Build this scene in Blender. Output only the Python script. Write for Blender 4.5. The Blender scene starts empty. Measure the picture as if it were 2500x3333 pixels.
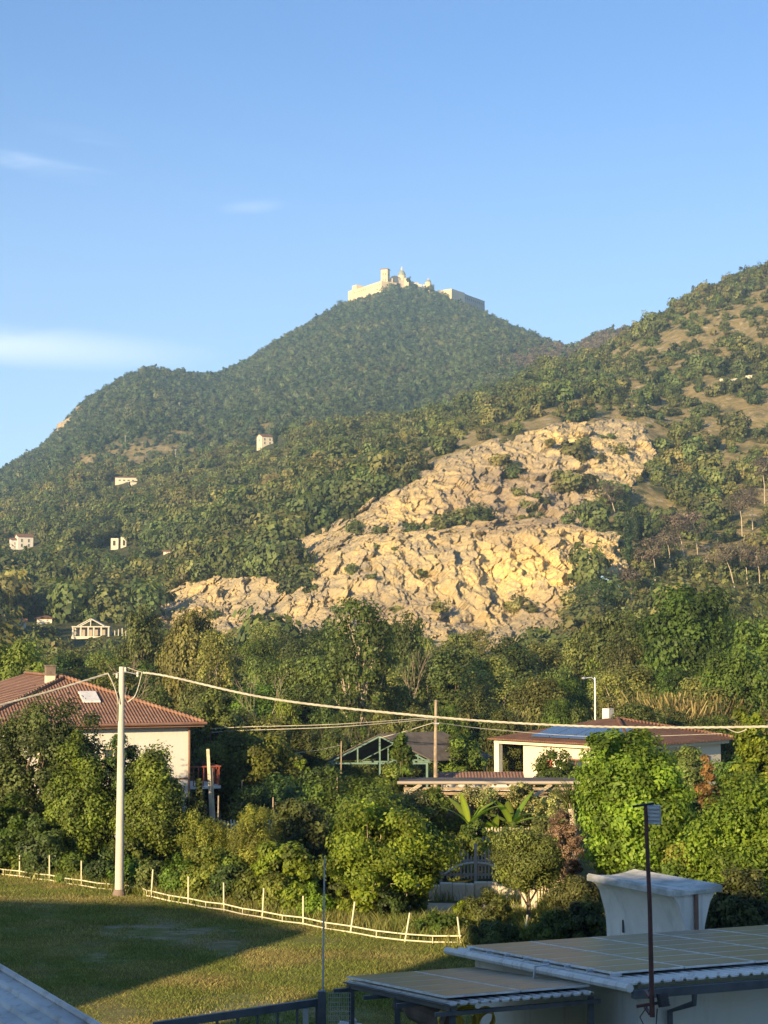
import bpy, math, random
import numpy as np
from mathutils import Vector, Matrix

# ------------------------------------------------------------------ camera, sky, sun, exposure
F = 5435.0; CX, CY = 1250.0, 1666.5; HOR = 2080.0; CAMZ = 10.0
PITCH = math.atan((HOR - CY) / F)
SUN_EL = math.radians(14.0)
LH = Vector((0.56, 0.83, 0)).normalized()          # horizontal travel direction of the sunlight
sc = bpy.context.scene
COL = sc.collection
cam = bpy.data.cameras.new('camera')
cam.sensor_fit = 'HORIZONTAL'; cam.sensor_width = 36; cam.lens = 36 * F / 2500
cam.clip_start = 0.5; cam.clip_end = 9000
camo = bpy.data.objects.new('camera', cam); COL.objects.link(camo)
camo.location = (0, 0, CAMZ); camo.rotation_euler = (math.pi / 2 + PITCH, 0, 0)
sc.camera = camo

world = bpy.data.worlds.new('World'); sc.world = world; world.use_nodes = True
wn = world.node_tree; wn.nodes.clear()
def N(t, k, **kw):
    n = t.nodes.new(k)
    for a, b in kw.items(): setattr(n, a, b)
    return n
wo = N(wn, 'ShaderNodeOutputWorld'); bg = N(wn, 'ShaderNodeBackground')
sky = N(wn, 'ShaderNodeTexSky', sky_type='NISHITA', sun_disc=False)
sky.sun_elevation = SUN_EL; sky.sun_rotation = math.atan2(-LH.x, -LH.y)
sky.air_density = 1.0; sky.dust_density = 0.3; sky.ozone_density = 2.5; sky.altitude = 100
tint = N(wn, 'ShaderNodeMix', data_type='RGBA', blend_type='MULTIPLY'); tint.inputs[0].default_value = 1
tint.inputs[7].default_value = (0.75, 0.95, 1.22, 1)
wn.links.new(sky.outputs[0], tint.inputs[6])
# thin cirrus: noise stretched along the horizon, kept to the left half of the view and low down
tc = N(wn, 'ShaderNodeTexCoord'); sep = N(wn, 'ShaderNodeSeparateXYZ'); wn.links.new(tc.outputs['Generated'], sep.inputs[0])
mp = N(wn, 'ShaderNodeMapping'); mp.inputs['Scale'].default_value = (3.0, 3.0, 16.0); mp.inputs['Rotation'].default_value = (0, 0.08, 0)
wn.links.new(tc.outputs['Generated'], mp.inputs[0])
nz = N(wn, 'ShaderNodeTexNoise'); nz.inputs['Scale'].default_value = 1.5; nz.inputs['Detail'].default_value = 6; nz.inputs['Distortion'].default_value = 0.5
wn.links.new(mp.outputs[0], nz.inputs[0])
def ramp(t, src, a, b, lo=0.0, hi=1.0):
    m = N(t, 'ShaderNodeMapRange'); m.interpolation_type = 'SMOOTHSTEP'
    m.inputs[1].default_value = a; m.inputs[2].default_value = b; m.inputs[3].default_value = lo; m.inputs[4].default_value = hi
    t.links.new(src, m.inputs[0]); return m.outputs[0]
def math_(t, op, a, b):
    m = N(t, 'ShaderNodeMath', operation=op)
    for i, v in enumerate((a, b)):
        if isinstance(v, (int, float)): m.inputs[i].default_value = v
        else: t.links.new(v, m.inputs[i])
    return m.outputs[0]
cl = ramp(wn, nz.outputs[0], 0.42, 0.66)
def puff(x0, z0, rx, rz, amt, soft=0.0, slope=0.0):
    dx = math_(wn, 'DIVIDE', math_(wn, 'SUBTRACT', sep.outputs[0], x0), rx)
    zz = math_(wn, 'SUBTRACT', sep.outputs[2], math_(wn, 'MULTIPLY', math_(wn, 'SUBTRACT', sep.outputs[0], x0), slope))
    dz = math_(wn, 'DIVIDE', math_(wn, 'SUBTRACT', zz, z0), rz)
    r2 = math_(wn, 'ADD', math_(wn, 'MULTIPLY', dx, dx), math_(wn, 'MULTIPLY', dz, dz))
    g = math_(wn, 'EXPONENT', math_(wn, 'MULTIPLY', r2, -1.0), 0)
    body = math_(wn, 'MAXIMUM', cl, soft); return math_(wn, 'MULTIPLY', math_(wn, 'MULTIPLY', g, body), amt)
cf2 = 0.0
for a_ in ((-.205, .272, .045, .007, 1.0, .15, -.12), (-.175, .290, .050, .007, .65, .1, -.1), (-.078, .253, .022, .0045, .8, .3, .08), (.205, .262, .03, .005, .3, .1, .1),
           (-.27, .172, .16, .013, .85, .7, -.03), (-.20, .152, .10, .010, .25, .4, 0), (-.24, .118, .10, .018, .35, .8, 0), (-.20, .20, .12, .012, .2, .3, 0)):
    q_ = puff(*a_); cf2 = q_ if isinstance(cf2, float) else math_(wn, 'MAXIMUM', cf2, q_)
cf2 = math_(wn, 'MAXIMUM', cf2, ramp(wn, sep.outputs[2], .36, .06, 0, .30))
cmix = N(wn, 'ShaderNodeMix', data_type='RGBA'); wn.links.new(cf2, cmix.inputs[0])
wn.links.new(tint.outputs[2], cmix.inputs[6]); cmix.inputs[7].default_value = (6.4, 7.2, 8.0, 1)
wn.links.new(cmix.outputs[2], bg.inputs[0]); bg.inputs[1].default_value = 0.077
wn.links.new(bg.outputs[0], wo.inputs[0])

sun = bpy.data.lights.new('sun', 'SUN'); sun.energy = 5.0; sun.angle = math.radians(0.53); sun.color = (1.0, 0.75, 0.41)
suno = bpy.data.objects.new('sun', sun); COL.objects.link(suno)
Ldir = Vector((LH.x * math.cos(SUN_EL), LH.y * math.cos(SUN_EL), -math.sin(SUN_EL)))
suno.rotation_euler = Ldir.to_track_quat('-Z', 'Y').to_euler(); suno.location = (-50, -50, 60)
sc.view_settings.view_transform = 'Standard'; sc.view_settings.look = 'None'
sc.view_settings.exposure = 1.27; sc.view_settings.gamma = 1
sc.cycles.max_bounces = 6; sc.cycles.diffuse_bounces = 3; sc.cycles.volume_bounces = 0
sc.cycles.transparent_max_bounces = 8; sc.cycles.use_adaptive_sampling = True

# ------------------------------------------------------------------ measuring helpers
def W(sx, sy, Y):                      # a point seen at photo pixel (sx, sy) standing Y metres away
    a = (sx - CX) / F; b = (CY - sy) / F
    d = Vector((a, math.cos(PITCH) - b * math.sin(PITCH), math.sin(PITCH) + b * math.cos(PITCH)))
    return Vector((0, 0, CAMZ)) + d * (Y / d.y)
def G(sx, sy, z=0.0):                  # where that sight line meets height z
    p = W(sx, sy, 1.0) - Vector((0, 0, CAMZ))
    return Vector((0, 0, CAMZ)) + p * ((z - CAMZ) / p.z)
def Xat(sx, Y): return W(sx, HOR, Y).x
def mpp(Y): return Y / F               # metres per photo pixel

rng = np.random.default_rng(7)
random.seed(11)

# ------------------------------------------------------------------ object helpers
def tag(o, label=None, cat=None, group=None, kind=None):
    if label: o['label'] = label
    if cat: o['category'] = cat
    if group: o['group'] = group
    if kind: o['kind'] = kind
    return o
def thing(name, label, cat, loc=(0, 0, 0), rz=0.0, group=None):
    o = bpy.data.objects.new(name, None); COL.objects.link(o)
    o.empty_display_size = 0.3; o.location = loc; o.rotation_euler = (0, 0, rz)
    return tag(o, label, cat, group)
def copy_tree(o, parent=None):
    c = o.copy(); COL.objects.link(c); c.parent = parent
    for ch in list(o.children): copy_tree(ch, c)
    return c
def np_mesh(name, V, Q, mats, smooth=False, tint=None, mi=None):
    V = np.asarray(V, dtype=np.float32); Q = np.asarray(Q, dtype=np.int32)
    me = bpy.data.meshes.new(name); k = Q.shape[1]
    me.vertices.add(len(V)); me.vertices.foreach_set('co', V.ravel())
    me.loops.add(Q.size); me.loops.foreach_set('vertex_index', Q.ravel())
    me.polygons.add(len(Q)); me.polygons.foreach_set('loop_start', np.arange(0, Q.size, k, dtype=np.int32))
    if smooth: me.polygons.foreach_set('use_smooth', np.ones(len(Q), dtype=bool))
    for m in (mats if isinstance(mats, (list, tuple)) else [mats]): me.materials.append(m)
    if mi is not None: me.polygons.foreach_set('material_index', np.asarray(mi, dtype=np.int32))
    if tint is not None:
        a = me.attributes.new('tint', 'FLOAT', 'POINT'); a.data.foreach_set('value', np.asarray(tint, dtype=np.float32))
    me.update(calc_edges=True); return me
def link(name, me, parent=None, loc=None):
    o = bpy.data.objects.new(name, me); COL.objects.link(o)
    if parent: o.parent = parent
    if loc is not None: o.location = loc
    return o

class MB:
    def __init__(s): s.v = []; s.f = []
    def add(s, vs, fs):
        b = len(s.v); s.v += [tuple(v) for v in vs]; s.f += [tuple(i + b for i in f) for f in fs]; return s
    def box(s, x0, x1, y0, y1, z0, z1, M=None):
        vs = [Vector(p) for p in ((x0,y0,z0),(x1,y0,z0),(x1,y1,z0),(x0,y1,z0),(x0,y0,z1),(x1,y0,z1),(x1,y1,z1),(x0,y1,z1))]
        if M: vs = [M @ v for v in vs]
        return s.add(vs, [(0,3,2,1),(4,5,6,7),(0,1,5,4),(1,2,6,5),(2,3,7,6),(3,0,4,7)])
    def bar(s, a, b, w, h=None):                       # square bar between two points
        a, b = Vector(a), Vector(b); h = h or w; d = b - a; L = d.length
        up = Vector((0,0,1)) if abs(d.normalized().z) < .95 else Vector((0,1,0))
        x = d.normalized(); y = up.cross(x).normalized(); z = x.cross(y)
        M = Matrix(((x.x,y.x,z.x,a.x),(x.y,y.y,z.y,a.y),(x.z,y.z,z.z,a.z),(0,0,0,1)))
        return s.box(0, L, -w/2, w/2, -h/2, h/2, M)
    def tube(s, pts, rad, n=8, cap=True):
        pts = [Vector(p) for p in pts]; R = rad if isinstance(rad, (list, tuple)) else [rad] * len(pts)
        b = len(s.v); m = len(pts); ref = None
        for i, p in enumerate(pts):
            d = (pts[min(i+1, m-1)] - pts[max(i-1, 0)]).normalized()
            if ref is None: ref = Vector((1,0,0)) if abs(d.x) < .8 else Vector((0,1,0))
            x = (ref - d * ref.dot(d)).normalized(); y = d.cross(x); ref = x
            for k in range(n):
                t = 2 * math.pi * k / n; s.v.append(tuple(p + (x * math.cos(t) + y * math.sin(t)) * R[i]))
        for i in range(m - 1):
            for k in range(n):
                s.f.append((b+i*n+k, b+i*n+(k+1)%n, b+(i+1)*n+(k+1)%n, b+(i+1)*n+k))
        if cap: s.f.append(tuple(b+k for k in range(n))[::-1]); s.f.append(tuple(b+(m-1)*n+k for k in range(n)))
        return s
    def lathe(s, prof, c=(0,0,0), n=20):
        c = Vector(c); b = len(s.v)
        for r, z in prof:
            for k in range(n): t = 2*math.pi*k/n; s.v.append((c.x+r*math.cos(t), c.y+r*math.sin(t), c.z+z))
        for i in range(len(prof)-1):
            for k in range(n): s.f.append((b+i*n+k, b+i*n+(k+1)%n, b+(i+1)*n+(k+1)%n, b+(i+1)*n+k))
        s.f.append(tuple(b+k for k in range(n))[::-1]); s.f.append(tuple(b+(len(prof)-1)*n+k for k in range(n)))
        return s
    def build(s, name, mat, parent=None, loc=(0,0,0), smooth=False, bevel=0):
        me = bpy.data.meshes.new(name); L = Vector(loc)
        me.from_pydata([tuple(Vector(v) - L) for v in s.v], [], s.f); me.materials.append(mat); me.update()
        if smooth:
            me.polygons.foreach_set('use_smooth', np.ones(len(me.polygons), dtype=bool)); me.set_sharp_from_angle(angle=math.radians(40))
        o = link(name, me, parent)
        if bevel:
            m = o.modifiers.new('bevel', 'BEVEL'); m.width = bevel; m.segments = 2
        return o

# ------------------------------------------------------------------ numpy gradient noise
def _hash(ix, iy, iz, seed):
    h = (ix * 374761393 + iy * 668265263 + iz * 2147483647 + seed * 1274126177) & 0xffffffff
    h = ((h ^ (h >> 13)) * 1274126177) & 0xffffffff
    return (h ^ (h >> 16)) & 0xffffffff
def noise3(x, y, z, seed=0):
    ix, iy, iz = (np.floor(a).astype(np.int64) for a in (x, y, z))
    fx, fy, fz = x - ix, y - iy, z - iz
    ux, uy, uz = (f*f*f*(f*(f*6-15)+10) for f in (fx, fy, fz)); r = 0
    for dx in (0, 1):
        for dy in (0, 1):
            for dz in (0, 1):
                h = _hash(ix+dx, iy+dy, iz+dz, seed)
                g = ((h & 1023)/511.5-1)*(fx-dx) + (((h >> 10) & 1023)/511.5-1)*(fy-dy) + (((h >> 20) & 1023)/511.5-1)*(fz-dz)
                w = (ux if dx else 1-ux)*(uy if dy else 1-uy)*(uz if dz else 1-uz); r = r + g*w
    return r * 1.3
def fbm(x, y, z, octs=4, seed=0, ridged=False):
    r = 0; a = 1.0
    for o in range(octs):
        n = noise3(x, y, z, seed+o); r = r + a*((1-2*np.abs(n)) if ridged else n); a *= .5; x = x*2.03; y = y*2.03; z = z*2.03
    return r

# ------------------------------------------------------------------ materials
MATS = {}
def new_mat(name):
    m = bpy.data.materials.new(name); m.use_nodes = True; t = m.node_tree; t.nodes.clear()
    out = N(t, 'ShaderNodeOutputMaterial'); MATS[name] = m; return m, t, out
def rgb(c): return (c[0], c[1], c[2], 1)
def mixc(t, fac, a, b, blend='MIX'):
    m = N(t, 'ShaderNodeMix', data_type='RGBA', blend_type=blend)
    for i, v in ((0, fac), (6, a), (7, b)):
        if isinstance(v, (int, float)): m.inputs[i].default_value = v
        elif isinstance(v, tuple): m.inputs[i].default_value = rgb(v)
        else: t.links.new(v, m.inputs[i])
    return m.outputs[2]
def noise_tex(t, scale, detail=4, rough=.55, coord='Object', stretch=None, dist=0, src=None):
    n = N(t, 'ShaderNodeTexNoise'); n.inputs['Scale'].default_value = scale; n.inputs['Detail'].default_value = detail
    n.inputs['Roughness'].default_value = rough; n.inputs['Distortion'].default_value = dist
    s = src
    if s is None: s = N(t, 'ShaderNodeTexCoord').outputs[coord]
    if stretch:
        mp = N(t, 'ShaderNodeMapping'); mp.inputs['Scale'].default_value = stretch; t.links.new(s, mp.inputs[0]); s = mp.outputs[0]
    t.links.new(s, n.inputs[0]); return n.outputs[0]
def geo_pos(t): return N(t, 'ShaderNodeNewGeometry').outputs['Position']
def simple(name, c, rough=.7, c2=None, nscale=2.0, bump=0.0, bscale=8, metal=0, spec=.4, stain=None):
    m, t, out = new_mat(name); p = N(t, 'ShaderNodeBsdfPrincipled')
    p.inputs['Roughness'].default_value = rough; p.inputs['Metallic'].default_value = metal; p.inputs['Specular IOR Level'].default_value = spec
    src = geo_pos(t)
    c2 = c2 or tuple(x*.72 for x in c)
    f = ramp(t, noise_tex(t, nscale, 6, .6, src=src), .38, .68)
    col = mixc(t, f, c, c2)
    if stain:
        f2 = ramp(t, noise_tex(t, nscale*1.3, 5, .6, src=src, stretch=(3, 3, .35)), .5, .7); col = mixc(t, math_(t, 'MULTIPLY', f2, .7), col, stain)
    t.links.new(col, p.inputs['Base Color'])
    if bump:
        b = N(t, 'ShaderNodeBump'); b.inputs['Strength'].default_value = bump; b.inputs['Distance'].default_value = .05
        t.links.new(noise_tex(t, bscale, 5, src=src), b.inputs['Height']); t.links.new(b.outputs[0], p.inputs['Normal'])
    t.links.new(p.outputs[0], out.inputs[0]); return m
def leaf_mat(name, a, b, c=None, trans=.35, rough=.55, patch=None, pscale=.012, vary=True):
    """leaves: a..b by leaf and clump, c = a second hue by whole plant"""
    m, t, out = new_mat(name); g = N(t, 'ShaderNodeNewGeometry')
    col = mixc(t, g.outputs['Random Per Island'], a, b)
    at = N(t, 'ShaderNodeAttribute', attribute_name='tint')
    oi = N(t, 'ShaderNodeObjectInfo')
    if c: col = mixc(t, ramp(t, oi.outputs['Random'], .1, .9, 0, .85), col, c)
    if patch:
        f = ramp(t, noise_tex(t, pscale, 4, src=oi.outputs['Location']), .42, .62, 0, .8); col = mixc(t, f, col, patch)
    hsv = N(t, 'ShaderNodeHueSaturation'); t.links.new(col, hsv.inputs['Color'])
    r3 = math_(t, 'FRACT', math_(t, 'MULTIPLY', oi.outputs['Random'], 23.17), 0)
    t.links.new(math_(t, 'MULTIPLY', ramp(t, at.outputs['Fac'], 0, 1, .48, 1.6), ramp(t, r3, 0, 1, .76 if vary else .97, 1.30 if vary else 1.1)), hsv.inputs['Value'])
    r2 = math_(t, 'FRACT', math_(t, 'MULTIPLY', oi.outputs['Random'], 7.31), 0)
    t.links.new(ramp(t, r2, 0, 1, .485, .515), hsv.inputs['Hue'])
    p = N(t, 'ShaderNodeBsdfPrincipled'); p.inputs['Roughness'].default_value = rough; p.inputs['Specular IOR Level'].default_value = .3
    t.links.new(hsv.outputs[0], p.inputs['Base Color'])
    tr = N(t, 'ShaderNodeBsdfTranslucent')
    yel = mixc(t, .5, hsv.outputs[0], (1.0, .9, .25), 'MULTIPLY'); gain = mixc(t, 1.0, yel, (1.6, 1.7, 1.0), 'MULTIPLY')
    t.links.new(gain, tr.inputs[0])
    mx = N(t, 'ShaderNodeMixShader'); mx.inputs[0].default_value = trans
    t.links.new(p.outputs[0], mx.inputs[1]); t.links.new(tr.outputs[0], mx.inputs[2]); t.links.new(mx.outputs[0], out.inputs[0]); return m

M_bark = simple('bark', (.17,.13,.09), .9, (.09,.07,.05), 4, .6, 20)
M_bark_pale = simple('pale_bark', (.50,.42,.31), .85, (.3,.24,.17), 3, .3, 20)
M_lime = leaf_mat('lime_leaves', (.205,.265,.028), (.105,.165,.020), None, .42, vary=False)
M_green = leaf_mat('green_leaves', (0.101,0.152,0.020), (0.060,0.104,0.017), (0.131,0.151,0.025), .35)
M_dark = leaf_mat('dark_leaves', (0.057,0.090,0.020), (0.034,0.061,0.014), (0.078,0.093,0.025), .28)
M_olive = leaf_mat('olive_leaves', (0.131,0.142,0.043), (0.084,0.102,0.029), (0.102,0.131,0.029), .3)
M_yellow = leaf_mat('yellow_leaves', (.225,.230,.045), (.120,.155,.030), None, .4, vary=False)
M_belt = leaf_mat('belt_leaves', (0.143,0.167,0.040), (0.090,0.123,0.031), (0.177,0.174,0.048), .3)
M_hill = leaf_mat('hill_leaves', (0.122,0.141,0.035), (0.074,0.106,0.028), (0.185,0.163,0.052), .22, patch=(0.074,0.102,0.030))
M_far = leaf_mat('far_leaves', (0.085,0.118,0.045), (0.054,0.092,0.035), (0.127,0.137,0.061), .2, patch=(0.056,0.089,0.037))  # shifted bluer, distance haze mixed into the leaf colour
M_burnt = leaf_mat('burnt_leaves', (.150,.118,.080), (.092,.072,.050), (.120,.100,.070), .15)
M_cyp = leaf_mat('cypress_leaves', (0.043,0.072,0.026), (0.029,0.052,0.020), None, .15)
M_reed = leaf_mat('reed_leaves', (.27,.215,.085), (.135,.13,.045), (.115,.125,.04), .35)
M_redleaf = leaf_mat('red_leaves', (0.261,0.109,0.043), (0.145,0.102,0.036), None, .3)
M_grassblade = leaf_mat('grass_blades', (0.232,0.237,0.061), (0.124,0.171,0.039), None, .35, patch=(0.313,0.259,0.110), pscale=.35)
M_tallgrass = leaf_mat('tall_grass', (.17,.20,.045), (.10,.14,.030), None, .35, patch=(.22,.20,.07), pscale=.5)
M_banana = leaf_mat('banana_leaves', (.20,.25,.03), (.12,.19,.02), None, .5, .4)
M_flower = leaf_mat('pale_vine_leaves', (.34,.30,.13), (.12,.15,.04), None, .3)

# ------------------------------------------------------------------ foliage geometry
def leaf_quads(c, n, s, rng, aspect=.6, fold=.0):
    """diamond leaves at c with normals n and half length s"""
    r = rng.normal(size=c.shape); a = np.cross(n, r); a /= np.linalg.norm(a, axis=1, keepdims=True) + 1e-9
    b = np.cross(n, a); b /= np.linalg.norm(b, axis=1, keepdims=True) + 1e-9
    s = s[:, None]; V = np.stack([c - a*s, c - b*s*aspect + n*s*.15, c + a*s, c + b*s*aspect + n*s*.15], 1)
    return V.reshape(-1, 3), np.arange(len(c)*4).reshape(-1, 4)
def sphere_dirs(n, rng):
    d = rng.normal(size=(n, 3)); return d / np.linalg.norm(d, axis=1, keepdims=True)
def crown_centres(n, rx, rz, cz, rng, taper=0.0, inner=.45, lob=.22):
    """cluster centres inside a lobed ellipsoid; taper > 0 narrows it upward (a cone at 1)"""
    d = sphere_dirs(n, rng); lobes = sphere_dirs(6, rng); R = 1 + lob*(np.clip(d @ lobes.T, 0, 1)**4).sum(1) - lob*.5
    r = (inner**3 + (1-inner**3)*rng.random(n))**(1/3) * R
    p = d * r[:, None]; k = 1 - taper*(p[:, 2]*.5+.5)
    return np.stack([p[:,0]*rx*k, p[:,1]*rx*k, p[:,2]*rz + cz], 1)
def crown_mesh(name, mat, cen, rc, per, size, seed=0, flat=.75, aspect=.6, out=.7, up=.25, droop=0, cw=.45):
    rng = np.random.default_rng(seed); n = len(cen)
    rcs = rc*(.6+.8*rng.random(n)); idx = np.repeat(np.arange(n), per)
    d = sphere_dirs(n*per, rng); rr = (.25+.75*rng.random(n*per)**.5)*(1+.55*rng.random(n*per)**3)
    off = d*rr[:, None]*rcs[idx][:, None]; off[:, 2] *= flat
    P = cen[idx] + off
    if droop: P[:, 2] -= droop*rng.random(n*per)**2
    m = cen.mean(0); o2 = P - m; o2 /= np.linalg.norm(o2, axis=1, keepdims=True)+1e-9
    nn = d*out + o2*cw + np.array([0,0,up]) + rng.normal(size=P.shape)*.38; nn /= np.linalg.norm(nn, axis=1, keepdims=True)
    V, Q = leaf_quads(P, nn, size*(.6+.8*rng.random(len(P))), rng, aspect)
    ct = rng.random(n); tint = np.clip(ct[idx]*.7 + rng.random(len(P))*.3, 0, 1)
    return np_mesh(name, V, Q, mat, tint=np.repeat(tint, 4))
def limb_mesh(name, mat, cen, h, r, seed=0, nlimb=9, base=.25, lean=(0,0), n=7, forks=1):
    rng = random.Random(seed); mb = MB()
    tops = Vector((lean[0]*h, lean[1]*h, h*.72)); pts = []; 
    for i in range(6):
        t = i/5; pts.append(Vector((tops.x*t + rng.uniform(-.04,.04)*h*t, tops.y*t + rng.uniform(-.04,.04)*h*t, tops.z*t)))
    mb.tube(pts, [r*(1.25 if i == 0 else 1-.72*i/5) for i in range(6)], n)
    cs = [Vector(c) for c in cen]; rng.shuffle(cs)
    for c in cs[:nlimb]:
        t = min(.95, max(base, (c.z/h - .25)*.9)) ; k = t/1.0*5; i = min(4, int(k)); p0 = pts[i].lerp(pts[i+1], k-i)
        mid = p0.lerp(c, .5) + Vector((rng.uniform(-1,1), rng.uniform(-1,1), rng.uniform(0,1)))*.05*h
        r0 = r*(1-.75*t)*.6
        mb.tube([p0, mid, c], [r0, r0*.6, r0*.18], 5)
    me = bpy.data.meshes.new(name); me.from_pydata(mb.v, [], mb.f); me.materials.append(mat); me.update(); return me

# ------------------------------------------------------------------ terrain of the hills (real heights, read off the skyline)
XS = [-700, 0, 200, 400, 640, 800, 1000, 1120, 1200, 1300, 1400, 1500, 1600, 1800, 1900, 2000, 2100, 2200, 2350, 2500, 3200]
KEY = {
-700: [(400,2050),(480,1990),(560,1930),(700,1850),(950,1780),(1100,1750),(1400,1710),(1600,1690)],
0:    [(400,2040),(470,1970),(550,1900),(700,1800),(950,1700),(1100,1650),(1450,1570),(1700,1532)],
200:  [(400,2040),(470,1960),(550,1880),(700,1760),(950,1640),(1100,1565),(1450,1450),(1750,1372)],
400:  [(395,2040),(460,1950),(550,1860),(700,1730),(950,1590),(1100,1505),(1450,1350),(1800,1226)],
640:  [(385,2055),(425,1900),(480,1830),(650,1690),(950,1540),(1100,1480),(1500,1340),(1850,1220)],
800:  [(375,2060),(420,1880),(480,1800),(620,1680),(900,1500),(1100,1450),(1500,1310),(1900,1180)],
1000: [(365,2065),(405,1850),(430,1800),(455,1742),(850,1430),(1050,1440),(1500,1250),(1950,1062)],
1120: [(362,2070),(402,1790),(436,1760),(467,1680),(850,1412),(1080,1428),(1530,1210),(1990,972)],
1200: [(360,2070),(400,1760),(440,1735),(475,1645),(850,1400),(1100,1420),(1550,1175),(2000,950)],
1300: [(358,2070),(400,1762),(442,1732),(490,1570),(850,1390),(1120,1410),(1580,1160),(2010,915)],
1400: [(355,2070),(400,1765),(445,1730),(505,1508),(850,1378),(1150,1400),(1600,1145),(2020,920)],
1500: [(355,2065),(400,1755),(445,1720),(515,1470),(850,1338),(1150,1370),(1600,1130),(2010,965)],
1600: [(355,2060),(400,1745),(445,1710),(525,1440),(850,1295),(1150,1330),(1600,1115),(2000,1020)],
1800: [(355,2040),(400,1740),(450,1690),(540,1382),(850,1205),(1150,1240),(1500,1160),(2000,1122)],
1900: [(355,2035),(400,1750),(450,1690),(545,1375),(860,1170),(1150,1195),(1500,1118),(2000,1150)],
2000: [(355,2030),(400,1780),(450,1690),(550,1367),(880,1128),(1150,1150),(1500,1078),(2000,1200)],
2100: [(350,2030),(400,1830),(450,1710),(555,1400),(890,1066),(1150,1100),(1500,1056),(2000,1210)],
2200: [(350,2030),(400,1850),(450,1720),(560,1440),(900,1004),(1150,1060),(1500,1080),(2000,1220)],
2350: [(345,2025),(400,1850),(450,1710),(560,1420),(930,938),(1150,980),(1500,1050),(2000,1200)],
2500: [(340,2020),(400,1850),(450,1700),(560,1400),(950,872),(1150,910),(1500,1000),(2000,1150)],
3200: [(340,2020),(400,1840),(450,1680),(560,1380),(950,720),(1150,760),(1500,880),(2000,1050)]}
UN, TN = 781, 720
us = np.linspace(-700, 3200, UN); ts = np.linspace(0, 9, TN)
KY = np.zeros((len(XS), 10)); KZ = np.zeros((len(XS), 10))
for i, x in enumerate(XS):
    KY[i, 0] = 235; KZ[i, 0] = -1.5
    for j, (Y, y) in enumerate(KEY[x]): KY[i, j+1] = Y; KZ[i, j+1] = W(x, y, Y).z
    KY[i, 9] = 2450; KZ[i, 9] = max(40, KZ[i, 8] - 150)
def interp_cols(A):
    B = np.stack([np.interp(us, XS, A[:, j]) for j in range(10)], 1)
    return np.stack([np.interp(ts, np.arange(10), B[i]) for i in range(UN)], 0)
GY, GZ = interp_cols(KY), interp_cols(KZ)
def smooth(A, s, ax):
    k = np.exp(-.5*(np.arange(-3*s, 3*s+1)/s)**2); k /= k.sum()
    P = np.pad(A, [(3*s, 3*s) if a == ax else (0, 0) for a in (0, 1)], mode='reflect', reflect_type='odd')
    return np.apply_along_axis(lambda v: np.convolve(v, k, 'valid'), ax, P)
GY = smooth(smooth(GY, 12, 0), 14, 1); GZ = smooth(smooth(GZ, 9, 0), 12, 1)
US = np.repeat(us[:, None], TN, 1)
GX = (US - CX)/F*GY/math.cos(PITCH)*1.0
famp = np.clip((GY-300)/900, 0, 1)
GZ = GZ + famp*(7*fbm(GX/130, GY/130, GX*0, 4, 3) + 3.0*fbm(GX/45, GY/60, GX*0, 3, 9, True)-1.5)*np.clip((2000-GY)/500, .12, 1)
def sypix(x, y, z):                      # photo row of a world point (numpy)
    c, s = math.cos(PITCH), math.sin(PITCH); zz = z - CAMZ
    return CY - F*(zz*c - y*s)/(y*c + zz*s)
def sxpix(x, y, z):
    c, s = math.cos(PITCH), math.sin(PITCH); return CX + F*x/(y*c + (z-CAMZ)*s)
for tgt, tc_, tw in (([(-700,1702),(0,1552),(60,1512),(140,1464),(200,1403),(260,1333),(330,1282),(400,1240),(470,1215),(560,1219),(640,1233),(700,1231),(800,1192),(900,1122),(1000,1070),(1080,1018),(1120,1002),(1200,980),(1260,968),(1330,962),(1400,966),(1500,1000),(1580,1034),(1700,1088),(1800,1124),(1870,1140)], 8.0, 1.6),
                     ([(1850,1200),(1900,1182),(2000,1145),(2100,1077),(2200,1024),(2300,968),(2400,928),(2500,888),(3200,740)], 5.0, 1.3)):
    tx_ = [q[0] for q in tgt]; ty_ = [q[1] for q in tgt]; lo_, hi_ = int((tc_-.8)/9*(TN-1)), int(min(9, tc_+.8)/9*(TN-1))
    cur = sypix(GX, GY, GZ)[:, lo_:hi_]; jm = np.argmin(cur, 1); want = np.interp(us, tx_, ty_); have = cur[np.arange(UN), jm]
    dz_ = (have-want)*GY[np.arange(UN), jm+lo_]/F; dz_ *= np.clip((us-tx_[0]+80)/80, 0, 1) if tx_[0] > 0 else np.clip((tx_[-1]+80-us)/80, 0, 1)
    dz_ = np.convolve(np.pad(dz_, 3, mode='edge'), np.ones(7)/7, 'valid')
    GZ = GZ + dz_[:, None]*np.exp(-((ts[None, :]-tc_)/tw)**2)
GS = sypix(GX, GY, GZ); GSX = sxpix(GX, GY, GZ)
def surf(u, t):                          # bilinear sample at photo column u and depth parameter t
    fu = np.clip((np.asarray(u, float)+700)/3900*(UN-1), 0, UN-1.001); ft = np.clip(np.asarray(t, float)/9*(TN-1), 0, TN-1.001)
    i = fu.astype(int); j = ft.astype(int); a = fu-i; b = ft-j
    f = lambda A: (A[i,j]*(1-a)*(1-b)+A[i+1,j]*a*(1-b)+A[i,j+1]*(1-a)*b+A[i+1,j+1]*a*b)
    return f(GX), f(GY), f(GZ)
def hill_at(sx, sy):                     # first hillside point seen at a photo pixel
    i = int(round((sx+700)/3900*(UN-1))); col = GS[i]
    j = np.argmax(col[:TN-60] <= sy)
    return Vector((float(GX[i, j]), float(GY[i, j]), float(GZ[i, j]))), ts[j]
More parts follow.
